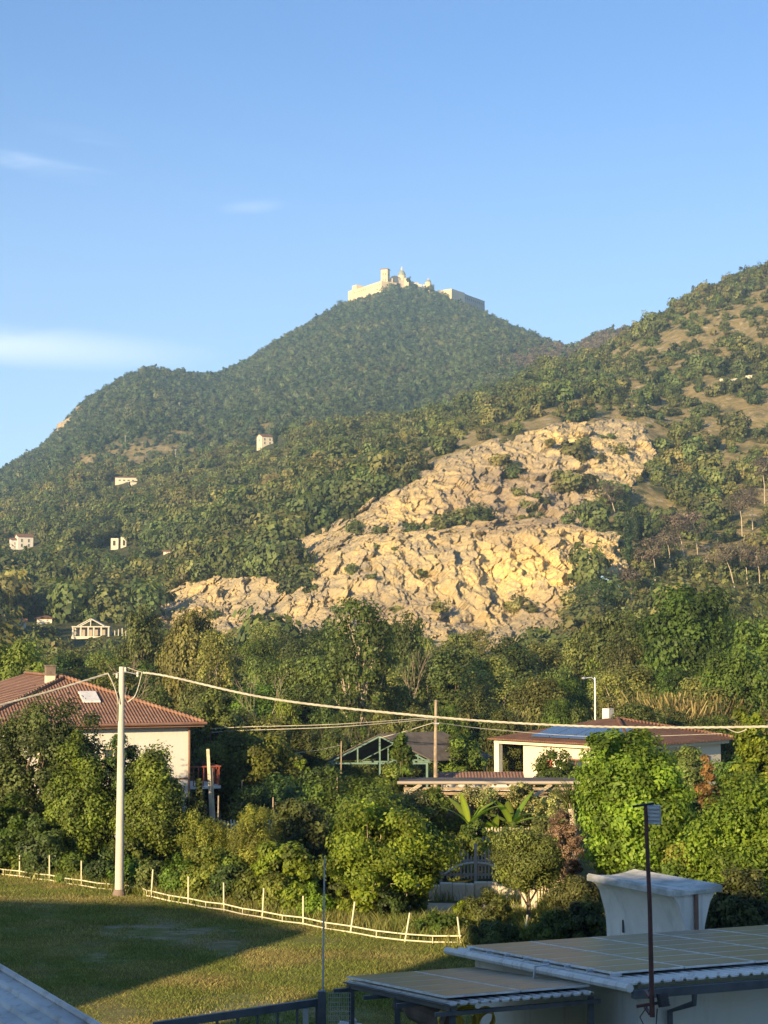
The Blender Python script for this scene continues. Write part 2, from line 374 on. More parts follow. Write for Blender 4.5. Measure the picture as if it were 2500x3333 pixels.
def in_poly(px, py, poly):
    r = np.zeros(px.shape, bool); n = len(poly)
    for k in range(n):
        x0, y0 = poly[k]; x1, y1 = poly[(k+1) % n]
        if y0 == y1: continue
        c = ((y0 > py) != (y1 > py)) & (px < (x1-x0)*(py-y0)/(y1-y0)+x0); r ^= c
    return r
QUARRY = [(425,1985),(480,1950),(557,1914),(640,1895),(708,1880),(790,1888),(850,1884),(900,1900),(930,1915),(985,1900),(960,1850),(915,1835),(905,1812),(935,1775),(965,1755),(1030,1725),(1085,1703),(1140,1672),(1190,1650),(1230,1618),(1280,1605),(1330,1560),(1364,1537),(1400,1505),(1447,1484),(1522,1462),(1600,1432),(1660,1430),(1733,1405),(1808,1379),(1884,1375),(1950,1368),(2004,1360),(2050,1375),(2095,1386),(2110,1439),(2145,1484),(2100,1522),(2085,1570),(2030,1597),(1944,1635),(1905,1690),(1930,1738),(1990,1745),(2015,1800),(2038,1853),(2020,1905),(1960,1880),(1890,1884),(1850,1950),(1830,2030),(1760,2110),(1500,2130),(1000,2130),(700,2130),(560,2060),(500,2020)]
NOISEQ = 16*fbm(GSX/70, GS/70, GSX*0, 3, 21)
INQ = in_poly(GSX + NOISEQ, GS + NOISEQ*.8, QUARRY) & (GY < 640)

M, t, out = new_mat('hillside')
p = N(t, 'ShaderNodeBsdfPrincipled'); p.inputs['Roughness'].default_value = .95; p.inputs['Specular IOR Level'].default_value = .1
pos = geo_pos(t); at = N(t, 'ShaderNodeAttribute', attribute_name='tint')
nA = noise_tex(t, .035, 5, .6, src=pos); nB = noise_tex(t, .3, 5, .65, src=pos)
floorc = mixc(t, ramp(t, nB, .4, .65), (.06,.07,.027), (.10,.095,.038))
grassc = mixc(t, ramp(t, nB, .35, .65), (.33,.25,.115), (.20,.17,.07))
stone = ramp(t, noise_tex(t, .22, 6, .7, src=pos), .56, .63)
grassc = mixc(t, math_(t, 'MULTIPLY', stone, .8), grassc, (.42,.36,.27))
burn = N(t, 'ShaderNodeAttribute', attribute_name='burn')
floorc = mixc(t, burn.outputs['Fac'], floorc, (.085,.062,.050))
t.links.new(mixc(t, at.outputs['Fac'], floorc, grassc), p.inputs['Base Color'])
b = N(t, 'ShaderNodeBump'); b.inputs['Strength'].default_value = .9; b.inputs['Distance'].default_value = 1.2
t.links.new(noise_tex(t, .5, 8, .65, src=pos), b.inputs['Height']); t.links.new(b.outputs[0], p.inputs['Normal']); t.links.new(p.outputs[0], out.inputs[0])
M_hillside = M

# open grass patches: noise on the right-hand slope, a few named clearings elsewhere
def blob(x, y, cx, cy, rx, ry): return np.exp(-(((x-cx)/rx)**2 + ((y-cy)/ry)**2))
def grassness(X, Y, Z):
    sx, sy = sxpix(X, Y, Z), sypix(X, Y, Z)
    n = 1.3*fbm(X/9, Y/11, Z/9, 3, 40); n2 = fbm(X/70, Y/90, X*0, 2, 60)
    right = np.clip((sx-1150)/500, 0, 1)*np.clip((1010-Y)/120, 0, 1)*np.clip((Y-380)/80, 0, 1)
    g = (n*1.0 + n2*.55 + .22 + .20*np.clip((sx-1700)/500, 0, 1))*right*2.6
    for (cx, cy, rx, ry, a) in ((470,1480,130,34,1.3),(300,1505,60,25,1.2),(880,1390,60,10,.7),(1530,1440,60,45,1.5),(1380,1520,60,20,1.2),(2150,1160,80,50,.45),
                                (2330,1080,60,60,.5),(2120,1200,60,50,.5),(2350,1480,120,60,.35),(1740,1980,60,30,.5),(2280,1900,110,40,.4),(560,1420,90,18,.7),(250,1950,110,20,.8),(650,1400,50,14,.7)):
        g = np.maximum(g, a*1.6*blob(sx, sy, cx, cy, rx, ry)*(1+.9*n))
    return np.clip(g, 0, 1)
GRASS = grassness(GX, GY, GZ)
BURN = np.clip(1.6*blob(GSX, GS, 1960, 1105, 160, 70)*(GY > 1000) + 1.0*blob(GSX, GS, 1720, 1190, 90, 40)*(GY > 1000), 0, 1)
faces = []
ii, jj = np.meshgrid(np.arange(UN-1), np.arange(TN-1), indexing='ij')
deep = INQ.copy()
for _ in range(2):
    d2 = deep.copy(); d2[1:] &= deep[:-1]; d2[:-1] &= deep[1:]; d2[:, 1:] &= deep[:, :-1]; d2[:, :-1] &= deep[:, 1:]; deep = d2
keep = ~deep[:-1, :-1]
ii, jj = ii[keep], jj[keep]
Q = np.stack([ii*TN+jj, (ii+1)*TN+jj, (ii+1)*TN+jj+1, ii*TN+jj+1], 1)
Zr = GZ + .5*fbm(GX/6, GY/6, GZ/6, 2, 5)
Zr = np.where(INQ, Zr-2.5, Zr)
me = np_mesh('hills', np.stack([GX, GY, Zr], 2).reshape(-1, 3), Q, M_hillside, smooth=True, tint=GRASS.ravel())
a = me.attributes.new('burn', 'FLOAT', 'POINT'); a.data.foreach_set('value', BURN.ravel().astype(np.float32))
tag(link('hills', me), 'wooded mountainside rising behind the village to the abbey on its summit', kind='structure')

# ------------------------------------------------------------------ the quarry
m, t, out = new_mat('quarry_rock'); p = N(t, 'ShaderNodeBsdfPrincipled'); p.inputs['Roughness'].default_value = .92; p.inputs['Specular IOR Level'].default_value = .15
pos = geo_pos(t); at = N(t, 'ShaderNodeAttribute', attribute_name='tint')
n1 = noise_tex(t, .07, 6, .62, src=pos, stretch=(1,1,.6)); n2 = noise_tex(t, .45, 8, .7, src=pos, stretch=(1,1,.55)); n3 = noise_tex(t, 1.6, 6, .7, src=pos)
c = mixc(t, ramp(t, n1, .40, .60), (.40,.335,.215), (.62,.475,.235))
fr = N(t, 'ShaderNodeAttribute', attribute_name='fresh'); c = mixc(t, ramp(t, n2, .40, .66, 0, .6), c, (.56,.45,.255)); c = mixc(t, math_(t, 'MULTIPLY', fr.outputs['Fac'], ramp(t, n2, .30, .55)), c, (.90,.65,.25))
c = mixc(t, ramp(t, n3, .48, .66, 0, .65), c, (.27,.22,.165)); n4 = noise_tex(t, .16, 7, .7, src=pos, stretch=(1.6,1,.35)); c = mixc(t, ramp(t, n4, .50, .62, 0, .55), c, (.30,.27,.235))
c = mixc(t, at.outputs['Fac'], c, (.33,.255,.17))
t.links.new(c, p.inputs['Base Color'])
b = N(t, 'ShaderNodeBump'); b.inputs['Strength'].default_value = 1.0; b.inputs['Distance'].default_value = .9
t.links.new(math_(t, 'ADD', noise_tex(t, .7, 10, .72, src=pos), math_(t, 'MULTIPLY', n2, .8)), b.inputs['Height']); t.links.new(b.outputs[0], p.inputs['Normal']); t.links.new(p.outputs[0], out.inputs[0])
M_rock = m
ua = np.arange(400, 2200, 2.6); ta = np.linspace(.55, 5.0, 620)
UU, TT = np.meshgrid(ua, ta, indexing='ij'); QX, QY, QZ = surf(UU, TT)
qsx, qsy = sxpix(QX, QY, QZ), sypix(QX, QY, QZ)
nq = 16*fbm(qsx/70, qsy/70, qsx*0, 3, 21)
inq = in_poly(qsx+nq, qsy+nq*.8, QUARRY) & (QY < 640)
# crag displacement: steps and buttresses
wx = QX + 5*noise3(QX/14, QY/14, QZ/14, 71); wz = QZ + 4*noise3(QX/11, QY/11, QZ/11, 72)
def facets(x, y, cx_, cy_, seed, jit=.95, tilt=.55):
    gx, gy = x/cx_, y/cy_; ix, iy = np.floor(gx).astype(np.int64), np.floor(gy).astype(np.int64); best = np.full(x.shape, 1e9); val = np.zeros(x.shape); sec = np.full(x.shape, 1e9)
    for dx in (-1, 0, 1):
        for dy in (-1, 0, 1):
            h = _hash(ix+dx, iy+dy, ix*0, seed); px = ix+dx+.5+jit*((h & 255)/255-.5); py = iy+dy+.5+jit*(((h >> 8) & 255)/255-.5)
            r2 = (gx-px)**2+(gy-py)**2; v = ((h >> 16) & 255)/127.5-1 + tilt*2*((((h >> 24) & 15)/7.5-1)*(gx-px) + (((h >> 28) & 15)/7.5-1)*(gy-py))
            c_ = r2 < best; sec = np.where(c_, best, np.minimum(sec, r2)); val = np.where(c_, v, val); best = np.where(c_, r2, best)
    return val, np.sqrt(sec)-np.sqrt(best)
sl_ = QZ + .55*QY; wob = 1.6*noise3(QX/5, sl_/5, QX*0, 81); wv = QX + .08*sl_ + wob; ws = sl_ + 1.2*noise3(QX/4, sl_/4, QX*0, 82)
fresh0 = np.clip(1.15*blob(qsx, qsy, 1760, 1860, 300, 120) + .8*blob(qsx, qsy, 1450, 1640, 190, 70), 0, 1)
f1, e1_ = facets(wv, ws, 10, 20, 5); f2, e2_ = facets(wv+3, ws, 3.6, 8.5, 6); f3, e3_ = facets(wv, ws+2, 1.5, 3.8, 7); f4, e4_ = facets(wv, ws, .8, 1.5, 8)
d = 1.7*f1 + 1.0*f2 + .48*f3 + .20*f4 + 1.9*(1-np.abs(2*((wv*.16+.6*noise3(wv/9, ws/30, wv*0, 83)) % 1)-1))*np.clip(fresh0+.25, 0, 1) + 1.6*fbm(wx/18, QY/30, wz/26, 2, 31, True) + .35*fbm(wv/1.1, QY/5, ws/2.4, 3, 41, True)
d = d - .35*np.clip(1-e2_/.10, 0, 1)
d = d - d.mean()
st = np.abs(((wz + .35*wx + 6*noise3(wx/20, QY/20, wz/20, 77))/5.5) % 1 - .5)*2
d = d + 1.5*(st**3) + 2.6*np.clip((qsy-1733)/14, 0, 1)*np.clip((1790-qsy)/55, 0, 1)*(qsx > 960)*(qsx < 2060)
edge = inq.astype(float)
for _ in range(10): edge = (edge + np.roll(edge, 1, 0) + np.roll(edge, -1, 0) + np.roll(edge, 1, 1) + np.roll(edge, -1, 1))/5
amp = np.clip(edge*1.7-.6, 0, 1)
RX = QX + .25*d*amp; RY = QY - d*amp*.95; RZ = QZ + .28*d*amp
fresh = np.clip(1.15*blob(qsx, qsy, 1760, 1860, 270, 110) + .8*blob(qsx, qsy, 1450, 1640, 170, 60) + .9*blob(qsx, qsy, 1840, 1430, 110, 50) + .5*blob(qsx, qsy, 640, 1910, 130, 40) + .35*fbm(QX/12, QY/12, QZ/12, 3, 91), 0, 1)
scree = np.clip(1.5*blob(qsx, qsy, 1650, 1640, 210, 110) + .8*blob(qsx, qsy, 1850, 2000, 160, 60) + .7*blob(qsx, qsy, 1250, 2000, 200, 70), 0, .8)
kp = inq[:-1, :-1] | inq[1:, 1:]
ii, jj = np.meshgrid(np.arange(len(ua)-1), np.arange(len(ta)-1), indexing='ij'); ii, jj = ii[kp], jj[kp]; T2 = len(ta)
Q = np.stack([ii*T2+jj, (ii+1)*T2+jj, (ii+1)*T2+jj+1, ii*T2+jj+1], 1)
Vq = np.stack([RX, RY, RZ], 2).reshape(-1, 3); used, inv = np.unique(Q, return_inverse=True)
me = np_mesh('quarry_face', Vq[used], inv.reshape(Q.shape), M_rock, tint=scree.ravel()[used]); a = me.attributes.new('fresh', 'FLOAT', 'POINT'); a.data.foreach_set('value', fresh.ravel()[used].astype(np.float32))
tag(link('quarry_face', me), 'bare ochre limestone quarry cut into the foot of the hill', kind='structure')

# small grey-orange cliff on the left skyline and outcrops
def crag(sx, sy, w, h, seed, label):
    P0, _ = hill_at(sx, sy); mm = mpp(P0.y); r = np.random.default_rng(seed)
    u, v = np.meshgrid(np.linspace(-1, 1, 40), np.linspace(-1, 1, 40), indexing='ij'); k = np.sqrt(np.clip(1-u**2*.9-v**2*.9, 0, 1))
    X = u*w*mm/2; Z = v*h*mm/2 + u*w*mm*.25; D = k*w*mm*.25 + 2.2*fbm(X/6+seed, Z/6, X*0, 4, seed, True)*k
    I, J = np.meshgrid(np.arange(39), np.arange(39), indexing='ij'); Q = np.stack([I*40+J, (I+1)*40+J, (I+1)*40+J+1, I*40+J+1], -1).reshape(-1, 4)
    V = np.stack([X, -D+2, Z], 2).reshape(-1, 3)
    o = link('rock_outcrop', np_mesh('rock_outcrop', V, Q, M_rock, tint=np.full(len(V), .5)), loc=P0)
    tag(o, label, 'rock outcrop', 'rock outcrops on the mountain')
crag(225, 1385, 90, 55, 1, 'larger orange grey cliff on the left skyline of the mountain')
crag(290, 1318, 100, 34, 2, 'long pale crag high on the left skyline above the orange cliff')
crag(395, 1332, 50, 16, 3, 'small pale outcrop below the rounded left summit')
crag(872, 1240, 50, 22, 4, 'grey outcrop on the upper left flank of the abbey mountain')
crag(205, 1420, 40, 36, 5, 'lowest little crag on the left skyline')

# ------------------------------------------------------------------ ground sheet
m, t, out = new_mat('ground'); p = N(t, 'ShaderNodeBsdfPrincipled'); p.inputs['Roughness'].default_value = .95; p.inputs['Specular IOR Level'].default_value = .1
pos = geo_pos(t); nB = noise_tex(t, 1.2, 6, .65, src=pos)
c = mixc(t, ramp(t, nB, .35, .7), (.060,.070,.020), (.12,.105,.045)); t.links.new(c, p.inputs['Base Color']); t.links.new(p.outputs[0], out.inputs[0])
mb = MB(); mb.add([(-2550,-600,0),(2550,-600,0),(2550,2500,0),(-2550,2500,0)], [(0,1,2,3)])
tag(mb.build('ground', m), 'flat green ground of the valley floor', kind='structure')
# the mown field: its own sheet of patchy grass
m, t, out = new_mat('field_grass'); p = N(t, 'ShaderNodeBsdfPrincipled'); p.inputs['Roughness'].default_value = .95; p.inputs['Specular IOR Level'].default_value = .1
pos = geo_pos(t); nA = noise_tex(t, .22, 5, .6, src=pos); nB = noise_tex(t, 2.2, 7, .7, src=pos); nC = noise_tex(t, 9, 5, .7, src=pos)
c = mixc(t, ramp(t, nB, .35, .68), (.135,.165,.040), (.235,.215,.075))
c = mixc(t, ramp(t, nA, .50, .66, 0, .6), c, (.24,.185,.085))
at = N(t, 'ShaderNodeAttribute', attribute_name='tint')
bare = math_(t, 'MULTIPLY', at.outputs['Fac'], ramp(t, noise_tex(t, .9, 6, .7, src=pos, stretch=(.5, 1.5, 1)), .46, .60))
c = mixc(t, bare, c, (.36,.28,.20)); c = mixc(t, ramp(t, nC, .3, .75, 0, .45), c, (.09,.105,.03))
t.links.new(c, p.inputs['Base Color'])
b = N(t, 'ShaderNodeBump'); b.inputs['Strength'].default_value = .8; b.inputs['Distance'].default_value = .06
t.links.new(noise_tex(t, 6, 6, .7, src=pos), b.inputs['Height']); t.links.new(b.outputs[0], p.inputs['Normal']); t.links.new(p.outputs[0], out.inputs[0])
xs = np.linspace(-34, 12, 140); ys = np.linspace(24, 74, 150); X, Y = np.meshgrid(xs, ys, indexing='ij')
# the far boundary of the field is the rail fence
fa, fb = G(0, 2850), G(1500, 3088)
sl = (fb.y-fa.y)/(fb.x-fa.x)
Z = .02 + .05*noise3(X/3, Y/3, X*0, 4) + .05
bare = np.clip(1.5*blob(sxpix(X, Y, Z), sypix(X, Y, Z), 480, 3040, 260, 38) + 1.3*blob(sxpix(X, Y, Z), sypix(X, Y, Z), 350, 3122, 70, 18) + 1.0*blob(sxpix(X, Y, Z), sypix(X, Y, Z), 720, 3090, 160, 25)
     + .9*blob(sxpix(X, Y, Z), sypix(X, Y, Z), 850, 3300, 400, 40) + .7*blob(sxpix(X, Y, Z), sypix(X, Y, Z), 60, 2955, 120, 15), 0, 1)
I, J = np.meshgrid(np.arange(139), np.arange(149), indexing='ij'); ok = (Y < fa.y + sl*(X-fa.x) + .4)[:-1, :-1]; I, J = I[ok], J[ok]
Q = np.stack([I*150+J, (I+1)*150+J, (I+1)*150+J+1, I*150+J+1], 1)
tag(link('grass_field', np_mesh('grass_field', np.stack([X, Y, Z], 2).reshape(-1, 3), Q, m, smooth=True, tint=bare.ravel())), 'mown grass field with bare patches below the house', kind='structure')

# ------------------------------------------------------------------ scattering by geometry nodes (only for what nobody could count)
def scatter(name, protos, P, rot, scl, kind_idx, label, cat=None):
    coll = bpy.data.collections.new(name + '_kinds')
    for i, me in enumerate(protos): coll.objects.link(bpy.data.objects.new('%s_%02d' % (name, i), me))
    me = bpy.data.meshes.new(name); me.vertices.add(len(P)); me.vertices.foreach_set('co', np.asarray(P, np.float32).ravel())
    for n, ty, d in (('srot', 'FLOAT_VECTOR', rot), ('sscl', 'FLOAT_VECTOR', scl)):
        a = me.attributes.new(n, ty, 'POINT'); a.data.foreach_set('vector', np.asarray(d, np.float32).ravel())
    a = me.attributes.new('sidx', 'INT', 'POINT'); a.data.foreach_set('value', np.asarray(kind_idx, np.int32))
    o = link(name, me)
    g = bpy.data.node_groups.new(name, 'GeometryNodeTree')
    g.interface.new_socket('Geometry', in_out='INPUT', socket_type='NodeSocketGeometry'); g.interface.new_socket('Geometry', in_out='OUTPUT', socket_type='NodeSocketGeometry')
    gi = g.nodes.new('NodeGroupInput'); go = g.nodes.new('NodeGroupOutput'); ci = g.nodes.new('GeometryNodeCollectionInfo')
    ci.inputs['Collection'].default_value = coll; ci.inputs['Separate Children'].default_value = True; ci.inputs['Reset Children'].default_value = True
    iop = g.nodes.new('GeometryNodeInstanceOnPoints'); iop.inputs['Pick Instance'].default_value = True
    def attr(n, ty):
        a = g.nodes.new('GeometryNodeInputNamedAttribute'); a.data_type = ty; a.inputs['Name'].default_value = n; return a.outputs[0]
    L = g.links
    L.new(gi.outputs[0], iop.inputs['Points']); L.new(ci.outputs[0], iop.inputs['Instance']); L.new(attr('sidx', 'INT'), iop.inputs['Instance Index'])
    L.new(attr('srot', 'FLOAT_VECTOR'), iop.inputs['Rotation']); L.new(attr('sscl', 'FLOAT_VECTOR'), iop.inputs['Scale']); L.new(iop.outputs[0], go.inputs[0])
    mod = o.modifiers.new('scatter', 'NODES'); mod.node_group = g
    return tag(o, label, cat, kind='stuff')

# prototypes of the hillside trees (unit: crown about 5 m wide)
def hill_proto(i, mat, h=4.2, rx=2.5, n=22, per=46, size=.33, taper=0., cz=None, flat=.8):
    r = np.random.default_rng(500+i); rz = h*.46
    cen = crown_centres(n, rx, rz, cz or h*.52, r, taper, .5, .3)
    return crown_mesh('hill_tree_%d' % i, mat, cen, rx*.40, per, size, 900+i, flat, .7, .5, .2, 0, 1.0)
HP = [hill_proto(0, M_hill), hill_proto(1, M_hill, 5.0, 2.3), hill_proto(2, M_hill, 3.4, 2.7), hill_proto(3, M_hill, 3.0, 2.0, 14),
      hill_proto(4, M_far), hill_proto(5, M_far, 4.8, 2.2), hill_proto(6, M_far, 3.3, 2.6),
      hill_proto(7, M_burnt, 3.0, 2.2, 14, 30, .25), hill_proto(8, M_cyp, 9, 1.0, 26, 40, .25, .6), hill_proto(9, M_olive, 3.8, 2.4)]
NS = 330000
su = rng.uniform(-560, 3060, NS); stt = rng.uniform(.1, 8.35, NS)
# weight by real area: |dP/du x dP/dt|
X0, Y0, Z0 = surf(su, stt); X1, Y1, Z1 = surf(su+5, stt); X2, Y2, Z2 = surf(su, stt+.03)
A = np.linalg.norm(np.cross(np.stack([X1-X0, Y1-Y0, Z1-Z0], 1), np.stack([X2-X0, Y2-Y0, Z2-Z0], 1)), axis=1)/.15
dens = 3620*8.25/NS*A           # m2 per sample
sx, sy = sxpix(X0, Y0, Z0), sypix(X0, Y0, Z0)
gr = grassness(X0, Y0, Z0); nqs = 16*fbm(sx/70, sy/70, sx*0, 3, 21)
qin = in_poly(sx+nqs, sy+nqs*.8, QUARRY) & (Y0 < 640)
space = np.where(Y0 > 1050, 17.0, 17.5)
keepp = (rng.random(NS) < dens/space) & (rng.random(NS) > np.minimum(gr**.8*1.0, .88)) & ~qin
# keep the houses and the slope just outside the frame clear
HOUSES = [(877,1435,62,30),(412,1562,60,22),(80,1760,60,36),(398,1765,60,28),(548,1794,28,12),(88,1905,28,16),(62,2022,55,26),(146,2012,40,20),(330,2045,115,46)]
for (hx, hy, rx_, ry_) in HOUSES: keepp &= ~((np.abs(sx-hx) < rx_) & (sy > hy-ry_*.4) & (sy < hy+ry_*1.5))
keepp &= ~((Y0 > 1985) & (np.abs(sx-1355) < 215) & (Y0 > 2006)) 
pts = np.stack([X0, Y0, Z0], 1)[keepp]; gk = gr[keepp]; sxk, syk = sx[keepp], sy[keepp]; n = len(pts)
bk = np.clip(2.2*blob(sxk, syk, 1980, 1100, 170, 62)*(pts[:,1] > 1000) + 1.5*blob(sxk, syk, 1760, 1180, 120, 45)*(pts[:,1] > 1000), 0, 1)
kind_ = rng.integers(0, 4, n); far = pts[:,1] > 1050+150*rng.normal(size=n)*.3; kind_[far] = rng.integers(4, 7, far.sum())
kind_[(rng.random(n) < .10) & ~far] = 9; kind_[rng.random(n) < bk*.95] = 7; kind_[(rng.random(n) < .006) & (pts[:,1] < 1300)] = 8
base = np.where(far, 1.12, 1.32)*(1-.38*gk); sz = base*(.46+1.0*rng.random(n)**1.9)
sz *= 1 + .3*np.clip((700-pts[:,1])/300, 0, 1)*(sxk < 1300)
scl = np.stack([sz*(.9+.3*rng.random(n)), sz*(.9+.3*rng.random(n)), sz*(.8+.5*rng.random(n))], 1)
scl[kind_ == 8, 0:2] = .9; scl[kind_ == 8, 2] = .8+.4*rng.random((kind_ == 8).sum())
rot = np.stack([rng.normal(size=n)*.08, rng.normal(size=n)*.08, rng.uniform(0, 6.28, n)], 1)
pts[:, 2] -= .5
ctop = syk - 4.6*scl[:, 2]*F/pts[:, 1]; vis = np.ones(n, bool)
for (hx, hy, rx_, ry_) in HOUSES: vis &= ~((np.abs(sxk-hx) < rx_+2.4*scl[:, 0]*F/pts[:, 1]*.6) & (ctop < hy+ry_*.45) & (syk > hy+ry_*.5-2))
for (bx_, by_, tp_) in ((2416,1745,1640),(2448,1725,1630),(2228,1826,1710),(2268,1808,1700),(2179,1855,1760),(2132,1900,1800),(2390,1912,1810),(2430,1905,1810),(2468,1912,1820),(2005,1668,1610),(2057,1956,1890),(2490,1640,1540),(1999,2032,1930),(2045,1835,1660),(2072,1770,1680)):
    hp_, _ = hill_at(bx_, by_); hw_ = 8+1.9*scl[:, 0]*F/pts[:, 1]       # the burnt pines stand clear of the scrub in front of them
    vis &= ~((np.abs(sxk-bx_) < hw_) & (pts[:, 1] < hp_.y+3) & (ctop < by_-30) & (syk > tp_))
for (hx, hy, rx_, ry_) in HOUSES:        # the sun reaches every house: nothing tall stands just sunward of it
    hp_, _ = hill_at(hx, hy+ry_*.7); dx_, dy_ = pts[:, 0]-hp_.x, pts[:, 1]-hp_.y; al_ = -(dx_*LH.x+dy_*LH.y); la_ = np.abs(dx_*LH.y-dy_*LH.x)
    vis &= ~((al_ > -2) & (al_ < 26) & (la_ < 4+rx_*mpp(hp_.y)))
vis &= ~((in_poly(sxk, ctop+6, QUARRY) | in_poly(sxk, (ctop+syk)/2, QUARRY) | in_poly(sxk, ctop*.7+syk*.3, QUARRY) | in_poly(sxk+25, ctop*.7+syk*.3, QUARRY)) & (pts[:, 1] < 420) & (rng.random(n) < .85))
pts, gk, sxk, syk, kind_, sz, scl, rot = (q[vis] for q in (pts, gk, sxk, syk, kind_, sz, scl, rot)); n = len(pts)
# the largest-looking trees and shrubs of the nearer slope become things of their own
app = sz/pts[:,1]*(sxk > -30)*(sxk < 2530)*(syk < 2060)*((sxk > 1250) | (pts[:,1] < 520))*(kind_ < 4)
big = np.argsort(-app)[:230]; isbig = np.zeros(n, bool); isbig[big] = True
HILLT = []
ORD = 'first second third fourth fifth sixth seventh eighth ninth tenth eleventh twelfth thirteenth fourteenth fifteenth sixteenth seventeenth eighteenth nineteenth twentieth'.split()
for t_ in ('twenty', 'thirty', 'forty', 'fifty'): ORD += [t_+'-'+q for q in ORD[:9]] + [{'twenty':'thirtieth','thirty':'fortieth','forty':'fiftieth','fifty':'sixtieth'}[t_]]
def ordinals(lst, fmt):                  # lst of (sx, extra, object), numbered from the left
    for k_, q in enumerate(sorted(lst, key=lambda q: q[0])): q[-1]['label'] = fmt(ORD[min(k_, len(ORD)-1)], q)
for i in big:
    o = link('hillside_tree', HP[int(kind_[i])]); o.location = pts[i]; o.rotation_euler = rot[i]; o.scale = scl[i]
    tag(o, None, 'tree', 'trees and shrubs of the near slope'); HILLT.append((float(sxk[i]), float(syk[i]), float(sz[i]), int(kind_[i]), o))
def region(x, y):
    if x < 1250: return 'at the foot of the left slope' if x < 620 else 'left of the quarry foot'
    if y > 1950: return 'above the belt right of the quarry' if x > 1900 else 'at the foot of the quarry'
    if y > 1780: return 'on the slope below the burnt pines'
    if y > 1620: return 'among the burnt pines right of the quarry'
    if y > 1450: return 'right of the quarry top' if x > 2150 else 'against the right rim of the quarry'
    if y > 1300: return 'below the terrace walls' if x > 2050 else 'along the upper rim of the quarry'
    return 'high on the right slope' if x > 2100 else 'on the ridge above the quarry'
def landmark(x):
    for a_, s_ in ((230,'above the red roof ridge'),(480,'behind the pole top'),(760,'above the red eave'),(1050,'left of the airy tree'),(1350,'behind the open shed'),(1600,'left of the villa'),(1900,'behind the villa'),(2250,'right of the lamp')):
        if x < a_: return s_
    return 'near the right edge'
regs = {}
for (x, y, s_, k_, o) in HILLT: regs.setdefault((region(x, y), ('rounded green', 'taller green', 'low spreading', 'small olive')[k_]), []).append((x, y, o))
for (rg_, ad_), l_ in regs.items(): ordinals(l_, lambda w_, q: '%s %s tree from left %s' % (w_, ad_, rg_))
scatter('hill_forest', HP, pts[~isbig], rot[~isbig], scl[~isbig], kind_[~isbig], 'dense green woodland covering the mountain slopes')
print('forest', n)

# ================================================================== BUILDINGS
M_white = simple('white_render', (.62,.60,.55), .85, (.62,.58,.50), .8, .15, 12, stain=(.50,.46,.40))
M_cream = simple('cream_render', (.62,.56,.43), .85, (.66,.58,.44), .8, .15, 12)
M_abbeyw = simple('abbey_stone', (.68,.54,.33), .85, (.60,.47,.28), .05)
M_shadegrey = simple('shaded_and_grey_stone', (.36,.31,.25), .85, (.28,.24,.20), .05)  # darker copy of the abbey stone with shade painted in; plain grey elsewhere
M_dome = simple('dome_lead', (.26,.29,.22), .6)
M_dark = simple('dark_opening', (.02,.022,.025), .4); M_darkmat = M_dark
M_wood = simple('weathered_wood', (.36,.28,.19), .9, (.22,.17,.12), 3, .4, 20)
M_pwood = simple('pale_wood', (.62,.52,.36), .85, (.45,.36,.24), 3, .3, 20)
M_conc = simple('pale_concrete', (.50,.48,.41), .85, (.48,.45,.38), 1.2, .2, 15, stain=(.35,.33,.28))
M_steel = simple('galvanised_steel', (.52,.54,.56), .45, (.40,.42,.44), 3, metal=.5)
M_bluesteel = simple('blue_grey_paint', (.10,.11,.12), .5, (.07,.08,.09), 3)
M_rust = simple('dark_red_paint', (.12,.045,.035), .6, (.07,.035,.03), 5)
M_greenp = simple('green_paint', (.13,.21,.165), .6, (.09,.15,.12), 4)
M_fencew = simple('white_fence_paint', (.62,.58,.40), .7, (.62,.57,.40), 4)
M_blackp = simple('black_plastic', (.03,.03,.035), .5)
M_cable = simple('pale_cable', (.46,.43,.35), .7)
M_yellowp = simple('yellow_hose', (.65,.48,.05), .5)
M_redwood = simple('red_brown_paint', (.28,.075,.04), .7)
M_clay = simple('clay_pipe', (.20,.15,.12), .85, (.12,.09,.07), 2, .3)
M_oldroof = simple('old_dark_roofing', (.12,.10,.085), .9, (.07,.06,.05), 2)
M_frame = simple('panel_frame', (.74,.72,.66), .5)
M_glassw = simple('window_glass', (.05,.07,.09), .12, spec=.8)
M_copper = simple('brown_gutter', (.22,.12,.08), .55)
M_tin = simple('corrugated_tin', (.62,.59,.54), .5, (.46,.44,.41), 1.0, metal=.15, stain=(.28,.22,.17))
M_wsteel = simple('white_roof_sheet', (.72,.70,.65), .5, (.60,.58,.54), 1.0, metal=.0, stain=(.36,.32,.27))

